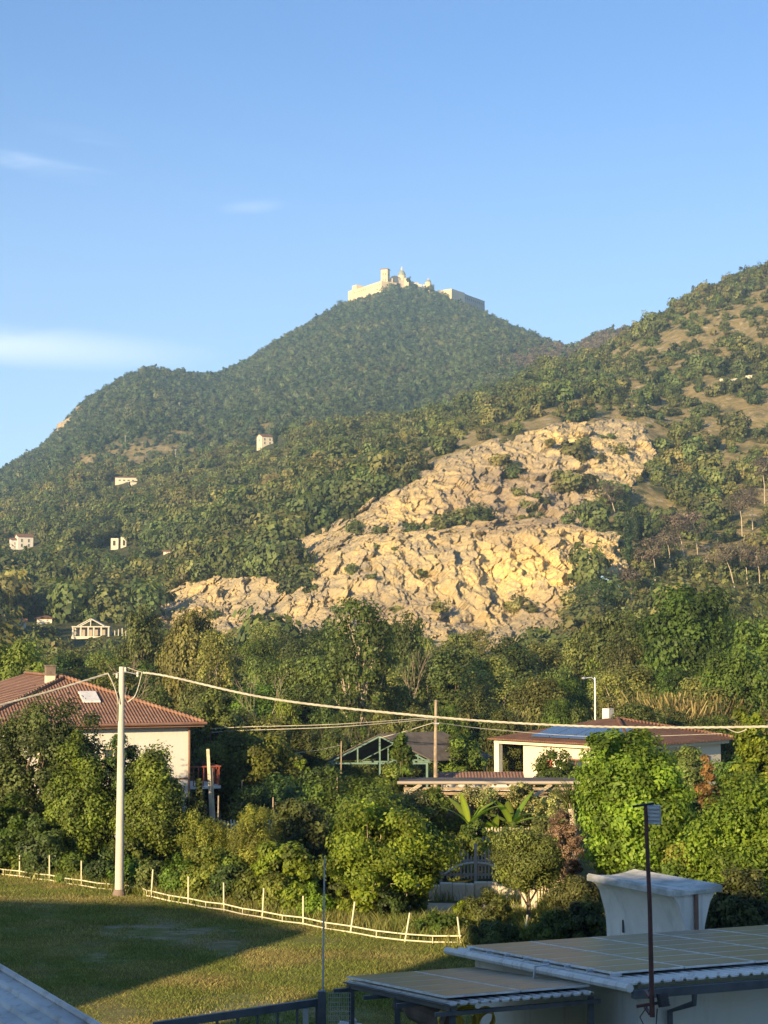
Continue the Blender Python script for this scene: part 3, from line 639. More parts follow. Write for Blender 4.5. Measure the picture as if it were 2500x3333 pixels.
TS = 1.9
def tile_mat(name, a, b, d):
    m, t, out = new_mat(name); p = N(t, 'ShaderNodeBsdfPrincipled'); p.inputs['Roughness'].default_value = .9; p.inputs['Specular IOR Level'].default_value = .15
    g = geo_pos(t); tc = N(t, 'ShaderNodeTexCoord').outputs['Object']
    col = mixc(t, ramp(t, noise_tex(t, .9, 6, .7, src=g), .35, .65), a, b)
    col = mixc(t, ramp(t, noise_tex(t, 6, 3, .7, src=g), .5, .7, 0, .6), col, d)
    w1 = N(t, 'ShaderNodeTexWave', wave_type='BANDS', bands_direction='X'); w1.inputs['Scale'].default_value = TS; w1.inputs['Distortion'].default_value = .3
    w2 = N(t, 'ShaderNodeTexWave', wave_type='BANDS', bands_direction='Y'); w2.inputs['Scale'].default_value = TS; w2.inputs['Distortion'].default_value = .3
    t.links.new(tc, w1.inputs[0]); t.links.new(tc, w2.inputs[0])
    h = math_(t, 'ADD', w1.outputs['Fac'], w2.outputs['Fac'])
    col = mixc(t, ramp(t, h, .9, .2, 0, .35), col, tuple(x*.45 for x in b))
    t.links.new(col, p.inputs['Base Color'])
    bp = N(t, 'ShaderNodeBump'); bp.inputs['Strength'].default_value = .8; bp.inputs['Distance'].default_value = .06
    t.links.new(h, bp.inputs['Height']); t.links.new(bp.outputs[0], p.inputs['Normal']); t.links.new(p.outputs[0], out.inputs[0]); return m
M_tile = tile_mat('terracotta_tiles', (.30,.165,.11), (.22,.12,.082), (.38,.27,.19))
M_tileb = tile_mat('brown_tiles', (.20,.105,.07), (.145,.078,.055), (.27,.18,.12))

m, t, out = new_mat('solar_glass'); p = N(t, 'ShaderNodeBsdfPrincipled')
p.inputs['Roughness'].default_value = .22; p.inputs['Specular IOR Level'].default_value = .6
nn_ = ramp(t, noise_tex(t, .35, 4, .6, src=geo_pos(t)), .35, .7)
t.links.new(mixc(t, nn_, (.185,.130,.06), (.225,.16,.08)), p.inputs['Base Color']); p.inputs['Roughness'].default_value = .3; p.inputs['Specular IOR Level'].default_value = .35  # olive-tan of mirrored trees put into the base colour
t.links.new(p.outputs[0], out.inputs[0]); M_solar = m
m, t, out = new_mat('blue_solar_glass'); p = N(t, 'ShaderNodeBsdfPrincipled'); p.inputs['Roughness'].default_value = .15; p.inputs['Base Color'].default_value = (.05,.08,.14,1); t.links.new(p.outputs[0], out.inputs[0]); M_bsolar = m

def hip_roof(mb, x0, x1, y0, y1, z, rise, th=.12, ridge_axis='y', hip=None):
    """solid hipped roof over a rectangle"""
    hx, hy = (x1-x0)/2, (y1-y0)/2; cx, cy = (x0+x1)/2, (y0+y1)/2
    hp = min(hx, hy) if hip is None else hip
    if ridge_axis == 'y': r0, r1 = (cx, y0+hp), (cx, y1-hp)
    else: r0, r1 = (x0+hp, cy), (x1-hp, cy)
    if (Vector(r0)-Vector(r1)).length < .02: r1 = (r0[0]+.01, r0[1]+.01)
    c = [(x0,y0),(x1,y0),(x1,y1),(x0,y1)]
    v = [(a,b,z-th) for a,b in c] + [(a,b,z) for a,b in c] + [(r0[0],r0[1],z+rise),(r1[0],r1[1],z+rise)]
    f = [(3,2,1,0),(0,1,5,4),(1,2,6,5),(2,3,7,6),(3,0,4,7)]
    f += [(4,5,8),(5,6,9,8),(6,7,9),(7,4,8,9)] if ridge_axis == 'y' else [(4,5,9,8),(5,6,9),(6,7,8,9),(7,4,8)]
    return mb.add(v, f)
def gable_roof(mb, x0, x1, y0, y1, z, rise, th=.15):
    """ridge along x"""
    cy = (y0+y1)/2
    for ya, yb in ((y0, cy), (y1, cy)):
        v = [(x0,ya,z),(x1,ya,z),(x1,yb,z+rise),(x0,yb,z+rise)]; v += [(a,b,c-th) for a,b,c in v]
        mb.add(v, [(0,1,2,3),(7,6,5,4),(0,4,5,1),(1,5,6,2),(2,6,7,3),(3,7,4,0)])
    return mb
def window(parent, x, y, z, w, h, axis, d=1, frame=None, shutter=None):
    """a framed pane set 2 cm proud of a wall; axis 'x' = wall runs along x, d = outward sign"""
    fr = MB(); pn = MB(); o = .03*d
    def bx(mb, a0, a1, z0, z1, e0, e1):
        lo, hi = sorted((e0, e1))
        if axis == 'x': mb.box(x+a0, x+a1, y+lo, y+hi, z+z0, z+z1)
        else: mb.box(x+lo, x+hi, y+a0, y+a1, z+z0, z+z1)
    bx(fr, -w/2-.08, -w/2, 0, h, 0, .06*d); bx(fr, w/2, w/2+.08, 0, h, 0, .06*d); bx(fr, -w/2-.08, w/2+.08, h, h+.08, 0, .06*d); bx(fr, -w/2-.12, w/2+.12, -.08, 0, 0, .12*d)
    bx(fr, -.03, .03, 0, h, .022*d, .05*d)
    f = fr.build('window', frame or M_white, parent); bx(pn, -w/2, w/2, 0, h, 0, .02*d); pn.build('pane', M_glassw, f); return f

def hill_house(name, label, sx, sy, wpx, hpx, dpx, rise, rz, roof='gable', wallm=None, roofm=None, group='houses on the hillside', cat='house', wins=((-.25,.55),(.2,.55),(-.25,.15),(.2,.15))):
    P0, _ = hill_at(sx, sy); mm = mpp(P0.y); w, h, d = wpx*mm, hpx*mm, dpx*mm
    t = thing(name, label, cat, P0 + Vector((0, 0, 0)), rz, group); wallm = wallm or M_cream; roofm = roofm or M_tile
    mb = MB(); mb.box(-w/2, w/2, 0, d, -4, h)
    if roof == 'gable': mb.add([(-w/2,0,h),(-w/2,d,h),(-w/2,d/2,h+rise*mm),(w/2,0,h),(w/2,d,h),(w/2,d/2,h+rise*mm)], [(0,2,1),(3,4,5)])
    mb.build('wall', wallm, t)
    mb = MB()
    if roof == 'gable': gable_roof(mb, -w/2-.4, w/2+.4, -.5, d+.5, h, rise*mm*1.05)
    elif roof == 'hip': hip_roof(mb, -w/2-.5, w/2+.5, -.5, d+.5, h+.15, rise*mm, .15, 'x')
    else: mb.box(-w/2-.2, w/2+.2, -.2, d+.2, h, h+.3)
    mb.build('roof', roofm, t)
    for (a, b) in wins: window(t, a*w, 0, b*h, min(1.2, w*.12), min(1.5, h*.25), 'x', -1)
    window(t, -w/2, d*.5, h*.5, 1.0, min(1.4, h*.25), 'y', -1)
    return t
hill_house('farmhouse', 'cream gabled house with a tall cypress beside it, highest on the wooded slope', 868, 1452, 42, 30, 40, 9, .5)
hill_house('long_house', 'long low pale house halfway up the left slope', 412, 1572, 72, 16, 30, 4, .15, 'hip', wins=((-.3,.3),(-.1,.3),(.1,.3),(.3,.3)))
hill_house('annex', 'small pale annex just below the long low house', 430, 1582, 26, 8, 14, 2, .15, 'flat', wins=((0,.2),), roofm=M_cream)
hill_house('white_house', 'tall white house with a stepped roof at the left edge of the woods', 84, 1788, 50, 40, 40, 10, .45, 'gable', M_white)
hill_house('white_house', 'narrow white wing against the left side of the tall white house', 52, 1792, 24, 34, 24, 6, .45, 'gable', M_white, wins=((0,.5),(0,.15)))
hill_house('low_house', 'small low cream house below the ruined towers', 548, 1802, 34, 8, 20, 4, -.1, 'gable', wins=((-.2,.3),(.2,.3)))
hill_house('cottage', 'small pale cottage half hidden in trees on the lower left slope', 92, 1915, 26, 14, 18, 5, .3, 'gable', wins=((0,.3),))
hill_house('valley_house', 'pale house with a low tiled roof at the foot of the left slope', 60, 2044, 58, 22, 40, 8, .2, 'gable', M_white)
hill_house('valley_house', 'yellow house with a brown roof right of the pale valley house', 148, 2030, 50, 16, 40, 9, -.1, 'hip', M_cream, M_tileb)
hill_house('valley_house', 'lowest pale house cut by the left edge of the picture', -8, 2055, 30, 30, 30, 6, 0, 'gable', M_white)
hill_house('ruin_hut', 'tiny pale stone hut high on the left shoulder of the mountain', 272, 1460, 34, 7, 14, 2, .1, 'flat', M_shadegrey, M_shadegrey, wins=())
# ruined twin towers
P0, _ = hill_at(398, 1784); mm = mpp(P0.y)
t = thing('ruined_building', 'roofless pale ruin with two towers among the trees', 'ruin', P0)
for (a, b, hh) in ((-38, -14, 32), (-6, 12, 36)):
    mb = MB(); mb.box(a*mm, b*mm, 0, 18*mm, -3, hh*mm); mb.build('tower', M_cream, t)
    mb = MB(); mb.box((a+7)*mm, (a+15)*mm, -.05, .1, 8*mm, 24*mm); mb.build('opening', M_darkmat, t)
mb = MB(); mb.box(12*mm, 42*mm, 2*mm, 5*mm, 30*mm, 36*mm); mb.box(38*mm, 42*mm, 2*mm, 5*mm, -3, 30*mm); mb.build('lintel', M_conc, t)
# unfinished concrete house
P0, _ = hill_at(300, 2078); mm = mpp(P0.y)
t = thing('unfinished_house', 'unfinished concrete frame house with a pitched roof and open bays', 'building', P0)
mb = MB(); mb.box(-62*mm, 62*mm, 0, 50*mm, -3, 5*mm); mb.box(60*mm, 130*mm, 10*mm, 50*mm, -3, 3*mm); mb.build('floor_slab', M_cream, t)
for y in (1, 44):
    for x in (-58, -32, -8, 10, 34, 58):
        mb = MB(); mb.box((x-2.5)*mm, (x+2.5)*mm, y*mm, (y+5)*mm, 5*mm, 34*mm); mb.build('pillar', M_conc, t)
mb = MB(); mb.box(-62*mm, 62*mm, 0, 50*mm, 34*mm, 38*mm); mb.build('ring_beam', M_conc, t)
mb = MB(); mb.box(-50*mm, 50*mm, 24*mm, 28*mm, 5*mm, 34*mm); mb.build('inner_wall', M_shadegrey, t)
mb = MB()
for s_ in (-1, 1): mb.bar((s_*44*mm, 0, 38*mm), (0, 0, 62*mm), 3*mm); mb.bar((s_*44*mm, 50*mm, 38*mm), (0, 50*mm, 62*mm), 3*mm)
mb.bar((0, 0, 38*mm), (0, 0, 62*mm), 3*mm); mb.bar((0, 0, 62*mm), (0, 50*mm, 62*mm), 3*mm); mb.build('roof_frame', M_conc, t)
v = [(0,0,63*mm),(0,50*mm,63*mm),(46*mm,50*mm,39*mm),(46*mm,0,39*mm)]
mb = MB(); mb.add(v + [(a,b,c+1.5*mm) for a,b,c in v], [(3,2,1,0),(4,5,6,7),(0,1,5,4),(1,2,6,5),(2,3,7,6),(3,0,4,7)]); mb.build('roof_slab', M_shadegrey, t)
for k in range(5):
    mb = MB(); x = 75+k*12; mb.box(x*mm, (x+3)*mm, 12*mm, 15*mm, 3*mm, (24+4*(k % 3))*mm); mb.build('pillar', M_conc, t)
# poles on the slope
for (sx, y0, y1, lab) in ((293,1935,2012,'tall pole behind the unfinished concrete house'),(459,1530,1572,'pylon beside the long low house'),(578,1312,1345,'thin pylon high on the left flank below the skyline'),
                          (570,1462,1498,'pylon in the middle of the left slope above the woods'),(404,1418,1446,'small pylon beside the dry grass clearing'),(150,2062,2084,'short pole left of the unfinished house')):
    P0, _ = hill_at(sx, y1); mm = mpp(P0.y); h = (y1-y0)*mm
    t = thing('utility_pole', lab, 'utility pole', P0, 0, 'poles on the mountainside'); MB().tube([(0,0,-2),(0,0,h)], [.35*mm*3, .2*mm*3], 6).build('shaft', M_conc, t)
    MB().bar((-4*mm,0,h*.92), (4*mm,0,h*.92), 1.0*mm).build('crossarm', M_conc, t)
# terrace walls on the right slope
for (sx, sy, w, lab) in ((2378,1240,60,'longer pale terrace wall on the right slope'),(2448,1232,34,'short pale terrace wall right of the longer one'),(2090,1330,50,'low pale stone wall above the quarry')):
    P0, _ = hill_at(sx, sy); mm = mpp(P0.y); mb = MB()
    for k in range(10): mb.box((-w/2+k*w/10)*mm, (-w/2+(k+1)*w/10-.3)*mm, -.6, 1.0, -2, (7+random.uniform(-1.5,1.5))*mm)
    tag(mb.build('terrace_wall', M_cream, loc=(0,0,0)), lab, 'wall', 'terrace walls on the slope').location = P0

# ------------------------------------------------------------------ the abbey on the summit
def A(sx, sy, Y): return W(sx, sy, Y)
base = A(1300, 960, 2040); t = thing('abbey', 'large pale stone abbey with a bell tower and domes crowning the mountain', 'abbey', base)
def wing(name, pl, pr, depth, drop, mat, roofm=None, taper=None):
    """a long thick block from pl to pr (its top edge), going back by depth"""
    d = Vector((pr.x-pl.x, pr.y-pl.y, 0)); n = Vector((-d.y, d.x, 0)).normalized()*depth
    zt = (pl.z+pr.z)/2; q = [pl, pr, pr+n, pl+n]; v = [Vector((a.x, a.y, zt-drop)) for a in q] + [Vector((a.x, a.y, zt)) for a in q]
    mb = MB(); mb.add(v, [(3,2,1,0),(4,5,6,7),(0,1,5,4),(1,2,6,5),(2,3,7,6),(3,0,4,7)]); o = mb.build(name, mat, t, base)
    if roofm:
        e = 1.2; dd = d.normalized()*e; nn = n.normalized()*e; q = [pl-dd-nn, pr+dd-nn, pr+dd+n+nn, pl-dd+n+nn]; z = zt
        m2 = MB(); m1 = (q[0]+q[3])/2+dd*6; m2_ = (q[1]+q[2])/2-dd*6
        m2.add([(a.x,a.y,z) for a in q]+[(m1.x,m1.y,z+4),(m2_.x,m2_.y,z+4)], [(0,1,5,4),(1,2,5),(2,3,4,5),(3,0,4),(3,2,1,0)]); m2.build('roof', roofm, o)
    return o
lw = wing('west_wing', A(1136, 948, 2062), A(1242, 915, 1998), 22, 45, M_abbeyw, M_tileb)
wing('corner_block', A(1133, 947, 2063), A(1150, 944, 2052), 16, 45, M_abbeyw)
wing('corner_tower', A(1146, 929, 2058), A(1160, 928, 2050), 10, 40, M_abbeyw)
rw_l = A(1442, 943, 1992); rw_c = A(1470, 940, 1985)
wing('end_pavilion', rw_l, rw_c, 30, 40, M_abbeyw, M_tileb)
rw = wing('east_wing', A(1470, 941, 1986), A(1578, 980, 2058), 22, 50, M_shadegrey, M_tileb)  # wall turned from the sun, its shade put into the stone colour
a0, a1 = A(1470, 941, 1986), A(1578, 980, 2058); zt = (a0.z+a1.z)/2
for row in range(2):
    for k in range(16):
        q = a0.lerp(a1, (k+.7)/16.6); dn = Vector(((a1-a0).y, -(a1-a0).x, 0)).normalized()*.15
        c = Vector((q.x, q.y, zt-5-row*7)) + dn; dd = Vector(((a1-a0).x, (a1-a0).y, 0)).normalized()*.9
        MB().bar(c-dd*.8, c+dd*.8, .3, 2.6).build('window', M_darkmat, t, base)
b0, b1 = A(1136, 948, 2062), A(1242, 915, 1998); zt = (b0.z+b1.z)/2
for k in range(14):
    q = b0.lerp(b1, (k+.7)/14.6); dn = Vector(((b1-b0).y, -(b1-b0).x, 0)).normalized()*.15; c = Vector((q.x, q.y, zt-4)) + dn; dd = Vector(((b1-b0).x, (b1-b0).y, 0)).normalized()*.6
    MB().bar(c-dd, c+dd, .3, 1.6).build('window', M_clay, t, base)
def atower(sx0, sx1, sy0, drop, Y, name, mat, rz=0):
    p0, p1 = A(sx0, sy0, Y), A(sx1, sy0, Y); mb = MB(); w = p1.x-p0.x; M = Matrix.Translation((p0+p1)/2-base) @ Matrix.Rotation(rz, 4, 'Z')
    mb.box(-w/2, w/2, -w/2, w/2, -drop, 0, M); o = mb.build(name, mat, t); return o, M, w
o, M4, w = atower(1243, 1266, 879, 40, 2010, 'bell_tower', M_abbeyw, -.35)
mb = MB(); mb.box(-w/2-.6, w/2+.6, -w/2-.6, w/2+.6, 0, .9, M4); hip = MB(); mb.build('cornice', M_tile, o)
for zz in (-7.5, -14.5):
    for xx in (-1.9, 1.3): MB().box(xx, xx+1.1, -w/2-.1, -w/2+.3, zz, zz+3.2, M4).build('opening', M_clay, o)
    for yy in (-1.9, 1.0): MB().box(w/2-.3, w/2+.1, yy, yy+1.1, zz, zz+3.2, M4).build('opening', M_clay, o)
# church body with a rounded front
p0, p1 = A(1270, 908, 2025), A(1300, 908, 2025); c = (p0+p1)/2; r = (p1.x-p0.x)/2; mb = MB(); seg = 12; ring = []
for k in range(seg+1): a = math.pi*k/seg; ring.append((c.x-r*math.cos(a), c.z+r*.75*math.sin(a)))
ring = [(c.x-r, c.z-30)] + ring + [(c.x+r, c.z-30)]; nR = len(ring)
mb.add([(x, c.y, z) for x, z in ring]+[(x, c.y+30, z) for x, z in ring], [tuple(range(nR))]+[(i, i+nR, i+nR+1, i+1) for i in range(nR-1)]+[tuple(range(2*nR-1, nR-1, -1))]); mb.build('church_front', M_abbeyw, t, base)
for (x0, x1, y, Y, nm, mt) in ((1262,1278,905,2012,'side_chapel',M_abbeyw),(1298,1318,912,2015,'side_chapel',M_shadegrey),(1316,1330,905,2010,'side_block',M_abbeyw),(1328,1338,910,2016,'side_block',M_shadegrey),(1338,1362,920,2030,'low_wing',M_abbeyw),(1362,1372,925,2010,'side_block',M_abbeyw),(1376,1400,926,2008,'chapel_base',M_abbeyw)):
    a_, b_ = A(x0, y, Y), A(x1, y, Y); MB().box(a_.x, b_.x, Y, Y+14, a_.z-35, a_.z).build(nm, mt, t, base)
def dome(sx, ytop, ybase, rpx, Y, label=None):
    c = A(sx, ybase, Y); mm = mpp(Y); r = rpx*mm; h = (ybase-ytop)*mm
    dr = MB().lathe([(r*.98, -22), (r*.98, 0), (r*1.06, .2), (r*1.06, .9)], c, 20).build('drum', M_abbeyw, t, base)
    dh = h*.58; prof = [(r*math.cos(a), .9+dh*math.sin(a)) for a in np.linspace(0, 1.42, 9)]
    dm = MB().lathe(prof, c, 20).build('dome', M_dome, t, base, smooth=True)
    z0 = .9+dh; MB().lathe([(r*.22, z0-.4), (r*.22, z0+h*.2), (r*.28, z0+h*.21), (r*.05, z0+h*.33), (.15, z0+h*.42)], c, 10).build('lantern', M_abbeyw, dm, base)
dome(1308, 868, 900, 12.5, 2032); dome(1394, 906, 922, 10, 2016)

# ------------------------------------------------------------------ left house
ang = math.radians(22); P1 = W(665, 2352, 86); EZ = P1.z
tx = Vector((math.cos(ang), math.sin(ang), 0)); ny = Vector((-math.sin(ang), math.cos(ang), 0)); P0 = P1 - tx*12
t = thing('tiled_house', 'two storey white house with a big red tiled hipped roof behind the hedge trees', 'house', (P0.x, P0.y, 0), ang)
mb = MB(); mb.box(.6, 11.4, .6, 23.4, 0, EZ-.05); wl = mb.build('wall', M_white, t)
mb = MB(); mb.box(-.0, 12, 0, 24, EZ-.2, EZ-.08); mb.build('eave_board', M_copper, t)
mb = MB(); hip_roof(mb, -.06, 12.06, -.06, 24, EZ-.08+.08, 2.2, .08, 'y'); rf = mb.build('roof', M_tile, t)
MB().tube([(-.1,-.12,EZ-.02),(12.1,-.12,EZ-.02)], .08, 8).build('gutter', M_copper, t)
mb = MB()
for a, b in (((0,0),(6,6)), ((12,0),(6,6)), ((6,6),(6,18))):
    z0 = EZ+(.04 if a != (6,6) else 2.25); mb.tube([(a[0],a[1],z0),(b[0],b[1],EZ+2.25)], .11, 6)
mb.build('ridge_tiles', M_tile, rf)
cx_, cy_ = 5.45, 7.2; mb = MB(); mb.box(cx_-.24, cx_+.24, cy_-.24, cy_+.24, EZ+1.4, EZ+2.30); ch = mb.build('chimney', M_cream, rf)
mb = MB(); mb.box(cx_-.25, cx_+.25, cy_-.25, cy_+.25, EZ+2.301, EZ+2.80); mb.box(cx_-.29, cx_+.29, cy_-.29, cy_+.29, EZ+2.802, EZ+2.87); mb.build('chimney_cap', M_clay, ch)
v = [(6.3,2.6),(7.2,2.6),(7.2,3.9),(6.3,3.9)]; mb = MB(); mb.add([(a,b,EZ+b*.3667+.05) for a,b in v]+[(a,b,EZ+b*.3667+.13) for a,b in v], [(3,2,1,0),(4,5,6,7),(0,1,5,4),(1,2,6,5),(2,3,7,6),(3,0,4,7)]); mb.build('skylight', M_wsteel, rf)
for x in (7.45, 4.2, 1.9): window(t, x, .6, EZ-2.6, .9, 1.3, 'x', -1, M_pwood)
for x in (9.6, 5.4, 2.4): window(t, x, .6, .9, .9, 1.3, 'x', -1, M_pwood)
for y in (4, 8, 12, 17): window(t, .6, y, EZ-2.6, 1.0, 1.3, 'y', -1, M_pwood)
mb = MB(); mb.box(.55, 11.45, .55, .6, EZ-2.75-.14, EZ-2.75-.06); mb.build('floor_band', M_copper, t)
MB().tube([(11.36,.5,0),(11.36,.5,EZ-.1)], .06, 8).build('downpipe', M_copper, t)
b0 = EZ-3.3; bal = MB(); bal.box(11.4, 13.2, 1.0, 4.2, b0-.15, b0); bo = bal.build('balcony', M_white, t); mb = MB()
for k in range(12): mb.box(13.1, 13.14, 1.0+k*.28, 1.04+k*.28, b0, b0+.95)
for k in range(7): mb.box(11.45+k*.27, 11.49+k*.27, 1.0, 1.04, b0, b0+.95)
mb.box(11.4, 13.2, .98, 1.06, b0+.95, b0+1.02); mb.box(13.08, 13.16, 1.06, 4.2, b0+.95, b0+1.02); mb.build('railing', M_redwood, bo)

# ------------------------------------------------------------------ right villa
rz = math.radians(45.5); C0 = Vector((14.8+.1, 102+8.1, 0)); EZ = 3.55; Hh = 5.75
t = thing('villa', 'low cream villa with a shallow brown hipped roof, porch and roof panels', 'house', C0, rz)
Y1 = 3.3
mb = MB(); mb.box(-Hh+.7, Hh-.7, -Hh+.7, Y1, 0, EZ-.06); mb.build('wall', M_cream, t)
mb = MB(); mb.box(-Hh+.3, Hh-.3, -Hh+.3, Hh-.3, EZ-.34, EZ-.06); mb.build('eave_beam', M_cream, t)
mb = MB(); hip_roof(mb, -Hh, Hh, -Hh, Hh, EZ, 1.25, .1, 'y', Hh-.5); rf = mb.build('roof', M_tileb, t)
mb = MB(); mb.tube([(-Hh,-Hh,EZ+.06),(0,-.5,EZ+1.3)], .13, 6); mb.tube([(Hh,-Hh,EZ+.06),(0,-.5,EZ+1.3)], .11, 6); mb.build('hip_tiles', M_tileb, rf)
for (x, y) in ((-Hh+.5, Hh-.5), (Hh-.6, Hh-.5), (0, Hh-.5)):
    MB().box(x-.19, x+.19, y-.19, y+.19, 0, EZ-.34).build('porch_column', M_white, t)
MB().box(-Hh+.5, Hh-.5, Y1+.01, Hh-.2, 0, .5).build('porch_floor', M_conc, t)
MB().box(.8, 1.35, .8, 1.35, EZ+.6, EZ+1.85).build('chimney', M_white, rf)
for y in (-3.4, -1.0): window(t, -Hh+.7, y, 1.0, 1.1, 1.4, 'y', -1, M_redwood)
for x in (-3, 0, 3): window(t, x, -Hh+.7, 1.0, 1.1, 1.4, 'x', -1, M_redwood)
mb = MB(); mb.box(-Hh+.64, -Hh+.699, .9, 1.7, .1, 2.3); mb.build('door', M_redwood, t)
def roofz(x): return EZ + (x+Hh)/Hh*1.25
for k in range(4):
    y0 = -3.6+k*1.55
    for j in range(2):
        x0 = -5.2+j*1.35; v = [(x0,y0),(x0+1.3,y0),(x0+1.3,y0+1.5),(x0,y0+1.5)]; mb = MB()
        mb.add([(a,b,roofz(a)+.08) for a,b in v]+[(a,b,roofz(a)+.13) for a,b in v], [(3,2,1,0),(4,5,6,7),(0,1,5,4),(1,2,6,5),(2,3,7,6),(3,0,4,7)]); mb.build('solar_panel', M_bsolar, rf)
P0 = W(1938, 2355, 126); h = W(1938, 2205, 126).z
t = thing('street_lamp', 'tall pale street lamp standing behind the villa roof', 'street lamp', (P0.x, P0.y, 0))
MB().tube([(0,0,0),(0,0,h)], [.11,.06], 8).build('post', M_steel, t); MB().tube([(0,0,h-.2),(-.25,0,h),(-.75,0,h-.05)], .04, 6).build('arm', M_steel, t)
MB().lathe([(.05,.1),(.16,.02),(.14,-.06),(.03,-.1)], (-.85,0,h-.05), 10).build('lamp_head', M_steel, t)

# ------------------------------------------------------------------ open shed with green trusses
YS = 95.0; Aq = W(1065, 2478, YS); Bq = W(1236, 2392, YS); rv = Vector((3.6, 2.7, 0)); hw = Bq.x-Aq.x; drop_ = Bq.z-Aq.z
t = thing('open_shed', 'open sided shed with green steel trusses and a dark pitched roof', 'shed', (Bq.x, YS, 0))
for s_ in (-1, 1):
    v = [Vector((0,0,Bq.z)), Vector((s_*hw,0,Bq.z-drop_)), Vector((s_*hw,0,Bq.z-drop_))+rv, Vector((0,0,Bq.z))+rv]; mb = MB()
    mb.add([tuple(a) for a in v]+[(a.x,a.y,a.z+.07) for a in v], [(3,2,1,0),(4,5,6,7),(0,1,5,4),(1,2,6,5),(2,3,7,6),(3,0,4,7)]); mb.build('roof_sheet', M_oldroof, t)
for k in range(3):
    o = rv*(k/2.0)*.96; mb = MB(); zb = Bq.z-drop_-.12
    mb.bar(Vector((-hw*.92,.05,zb))+o, Vector((hw*.92,.05,zb))+o, .09); mb.bar(Vector((-hw*.95,.05,zb+.06))+o, Vector((0,.05,Bq.z-.08))+o, .09); mb.bar(Vector((hw*.95,.05,zb+.06))+o, Vector((0,.05,Bq.z-.08))+o, .09)
    mb.bar(Vector((0,.05,zb))+o, Vector((0,.05,Bq.z-.1))+o, .1)
    for q in (-.42, .42): mb.bar(Vector((q*hw,.05,zb))+o, Vector((q*hw,.05,Bq.z-drop_*.42-.1))+o, .08)
    mb.build('truss', M_greenp, t)
for k in (0, 2):
    for s_ in (-1, 0, 1):
        o = rv*(k/2.0)*.96; MB().bar(Vector((s_*hw*.9,.05,0))+o, Vector((s_*hw*.9,.05,Bq.z-drop_-.15))+o, .12).build('post', M_greenp, t)

# ------------------------------------------------------------------ long garden pergola
YP = 79.0; a0, a1 = W(1300, 2556, YP), W(1885, 2538, YP); zt = (a0.z+a1.z)/2; x0, x1 = a0.x, a1.x
t = thing('pergola', 'long low pergola with a grey sheet roof and vine covered beams', 'pergola', ((x0+x1)/2, YP, 0)); O = Vector(((x0+x1)/2, YP, 0)); hw = (x1-x0)/2
v = [(-hw,-.1,zt),(hw,-.1,zt),(hw,1.9,zt+.02),(-hw,1.9,zt+.02)]; mb = MB(); mb.add(v+[(a,b,c+.06) for a,b,c in v], [(3,2,1,0),(4,5,6,7),(0,1,5,4),(1,2,6,5),(2,3,7,6),(3,0,4,7)]); mb.build('roof_sheet', M_oldroof, t)
MB().tube([(-hw-.1,-.16,zt),(hw+.1,-.16,zt)], .08, 8).build('front_pipe', M_shadegrey, t)
for z_, y_ in ((zt-.30, .1), (zt-.55, .5)): MB().bar((-hw+.2,y_,z_), (hw-.2,y_,z_), .10, .13).build('beam', M_wood, t)
for k in range(14):
    x = -hw+.3+k*(2*hw-.6)/13; MB().bar((x,-.05,zt-.12), (x,1.8,zt-.1), .08, .12).build('rafter', M_wood, t)
for x in (-3.2, .1, 2.9): MB().bar((x,-.1,zt-.08), (x-.9,-.5,zt-.62), .09, .14).build('strut', M_pwood, t)
for x, dx in ((-hw+.3, 0), (-1.1, .35), (1.9, .4), (hw-.3, 0)): MB().tube([(x+dx,.3,0),(x+dx*.6,.3,zt*.5),(x,.3,zt-.3)], .07, 7).build('post', M_pwood, t)
for x in (-hw+.3, -1, 2, hw-.3): MB().tube([(x,1.8,0),(x,1.8,zt-.05)], .07, 7).build('post', M_wood, t)
MB().box(-hw, hw, 2.3, 2.42, 0, zt-.6).build('back_wall', M_wood, t)
# little red roofed hut behind it
p = W(1570, 2532, 86); t = thing('garden_hut', 'low hut with a red tiled roof peeking above the pergola', 'hut', (p.x, 86, 0))
MB().box(-2, 2, .2, 2.6, 0, p.z-.15).build('wall', M_white, t); mb = MB(); gable_roof(mb, -2.2, 2.2, 0, 2.8, p.z-.15, .35, .08); mb.build('roof', M_tile, t)

# ------------------------------------------------------------------ garden fences, wall, gate, pillar, path
M_fgrey = simple('sun_bleached_wood', (.50,.45,.33), .9, (.30,.26,.19), 3)
def picket(name, label, sa, sb, Y, ztop, zbot, n, mat, grp='picket fences of the garden'):
    xa, xb = Xat(sa, Y), Xat(sb, Y); t = thing(name, label, 'fence', (xa, Y, 0), 0, grp)
    for k in range(n):
        x = (xb-xa)*k/(n-1); MB().box(x-.035, x+.035, 0, .03, zbot, ztop-.05*(k % 3)*.6).build('picket', mat, t)
    for z in (zbot+.2, ztop-.25): MB().box(-.05, xb-xa+.05, .032, .07, z, z+.07).build('rail', mat, t)
picket('picket_fence', 'pale picket fence left, behind the yellow bamboo', 725, 900, 75, W(800,2668,75).z, 0, 18, M_white)
picket('picket_fence', 'tall pale picket fence under the banana plants', 1510, 1795, 74, W(1600,2692,74).z, .1, 30, M_fgrey)
picket('picket_fence', 'short picket fence beside the white pillar', 1748, 1830, 64, W(1760,2848,64).z, 0, 9, M_pwood)
YW = 65.0; xa, xb = Xat(1290, YW), Xat(1720, YW)
mb = MB(); r = random.Random(3); k0 = xa
while k0 < xb:
    w_ = r.uniform(.25,.6); mb.box(k0, min(k0+w_, xb)-.006, r.uniform(-.04,.04), .35+r.uniform(-.04,.04), -.1, .62+r.uniform(-.09,.07)); k0 += w_
tag(mb.build('garden_wall', M_cream, bevel=.03), 'low rough cream garden wall beside the drive', 'wall').location = (0, YW, 0)
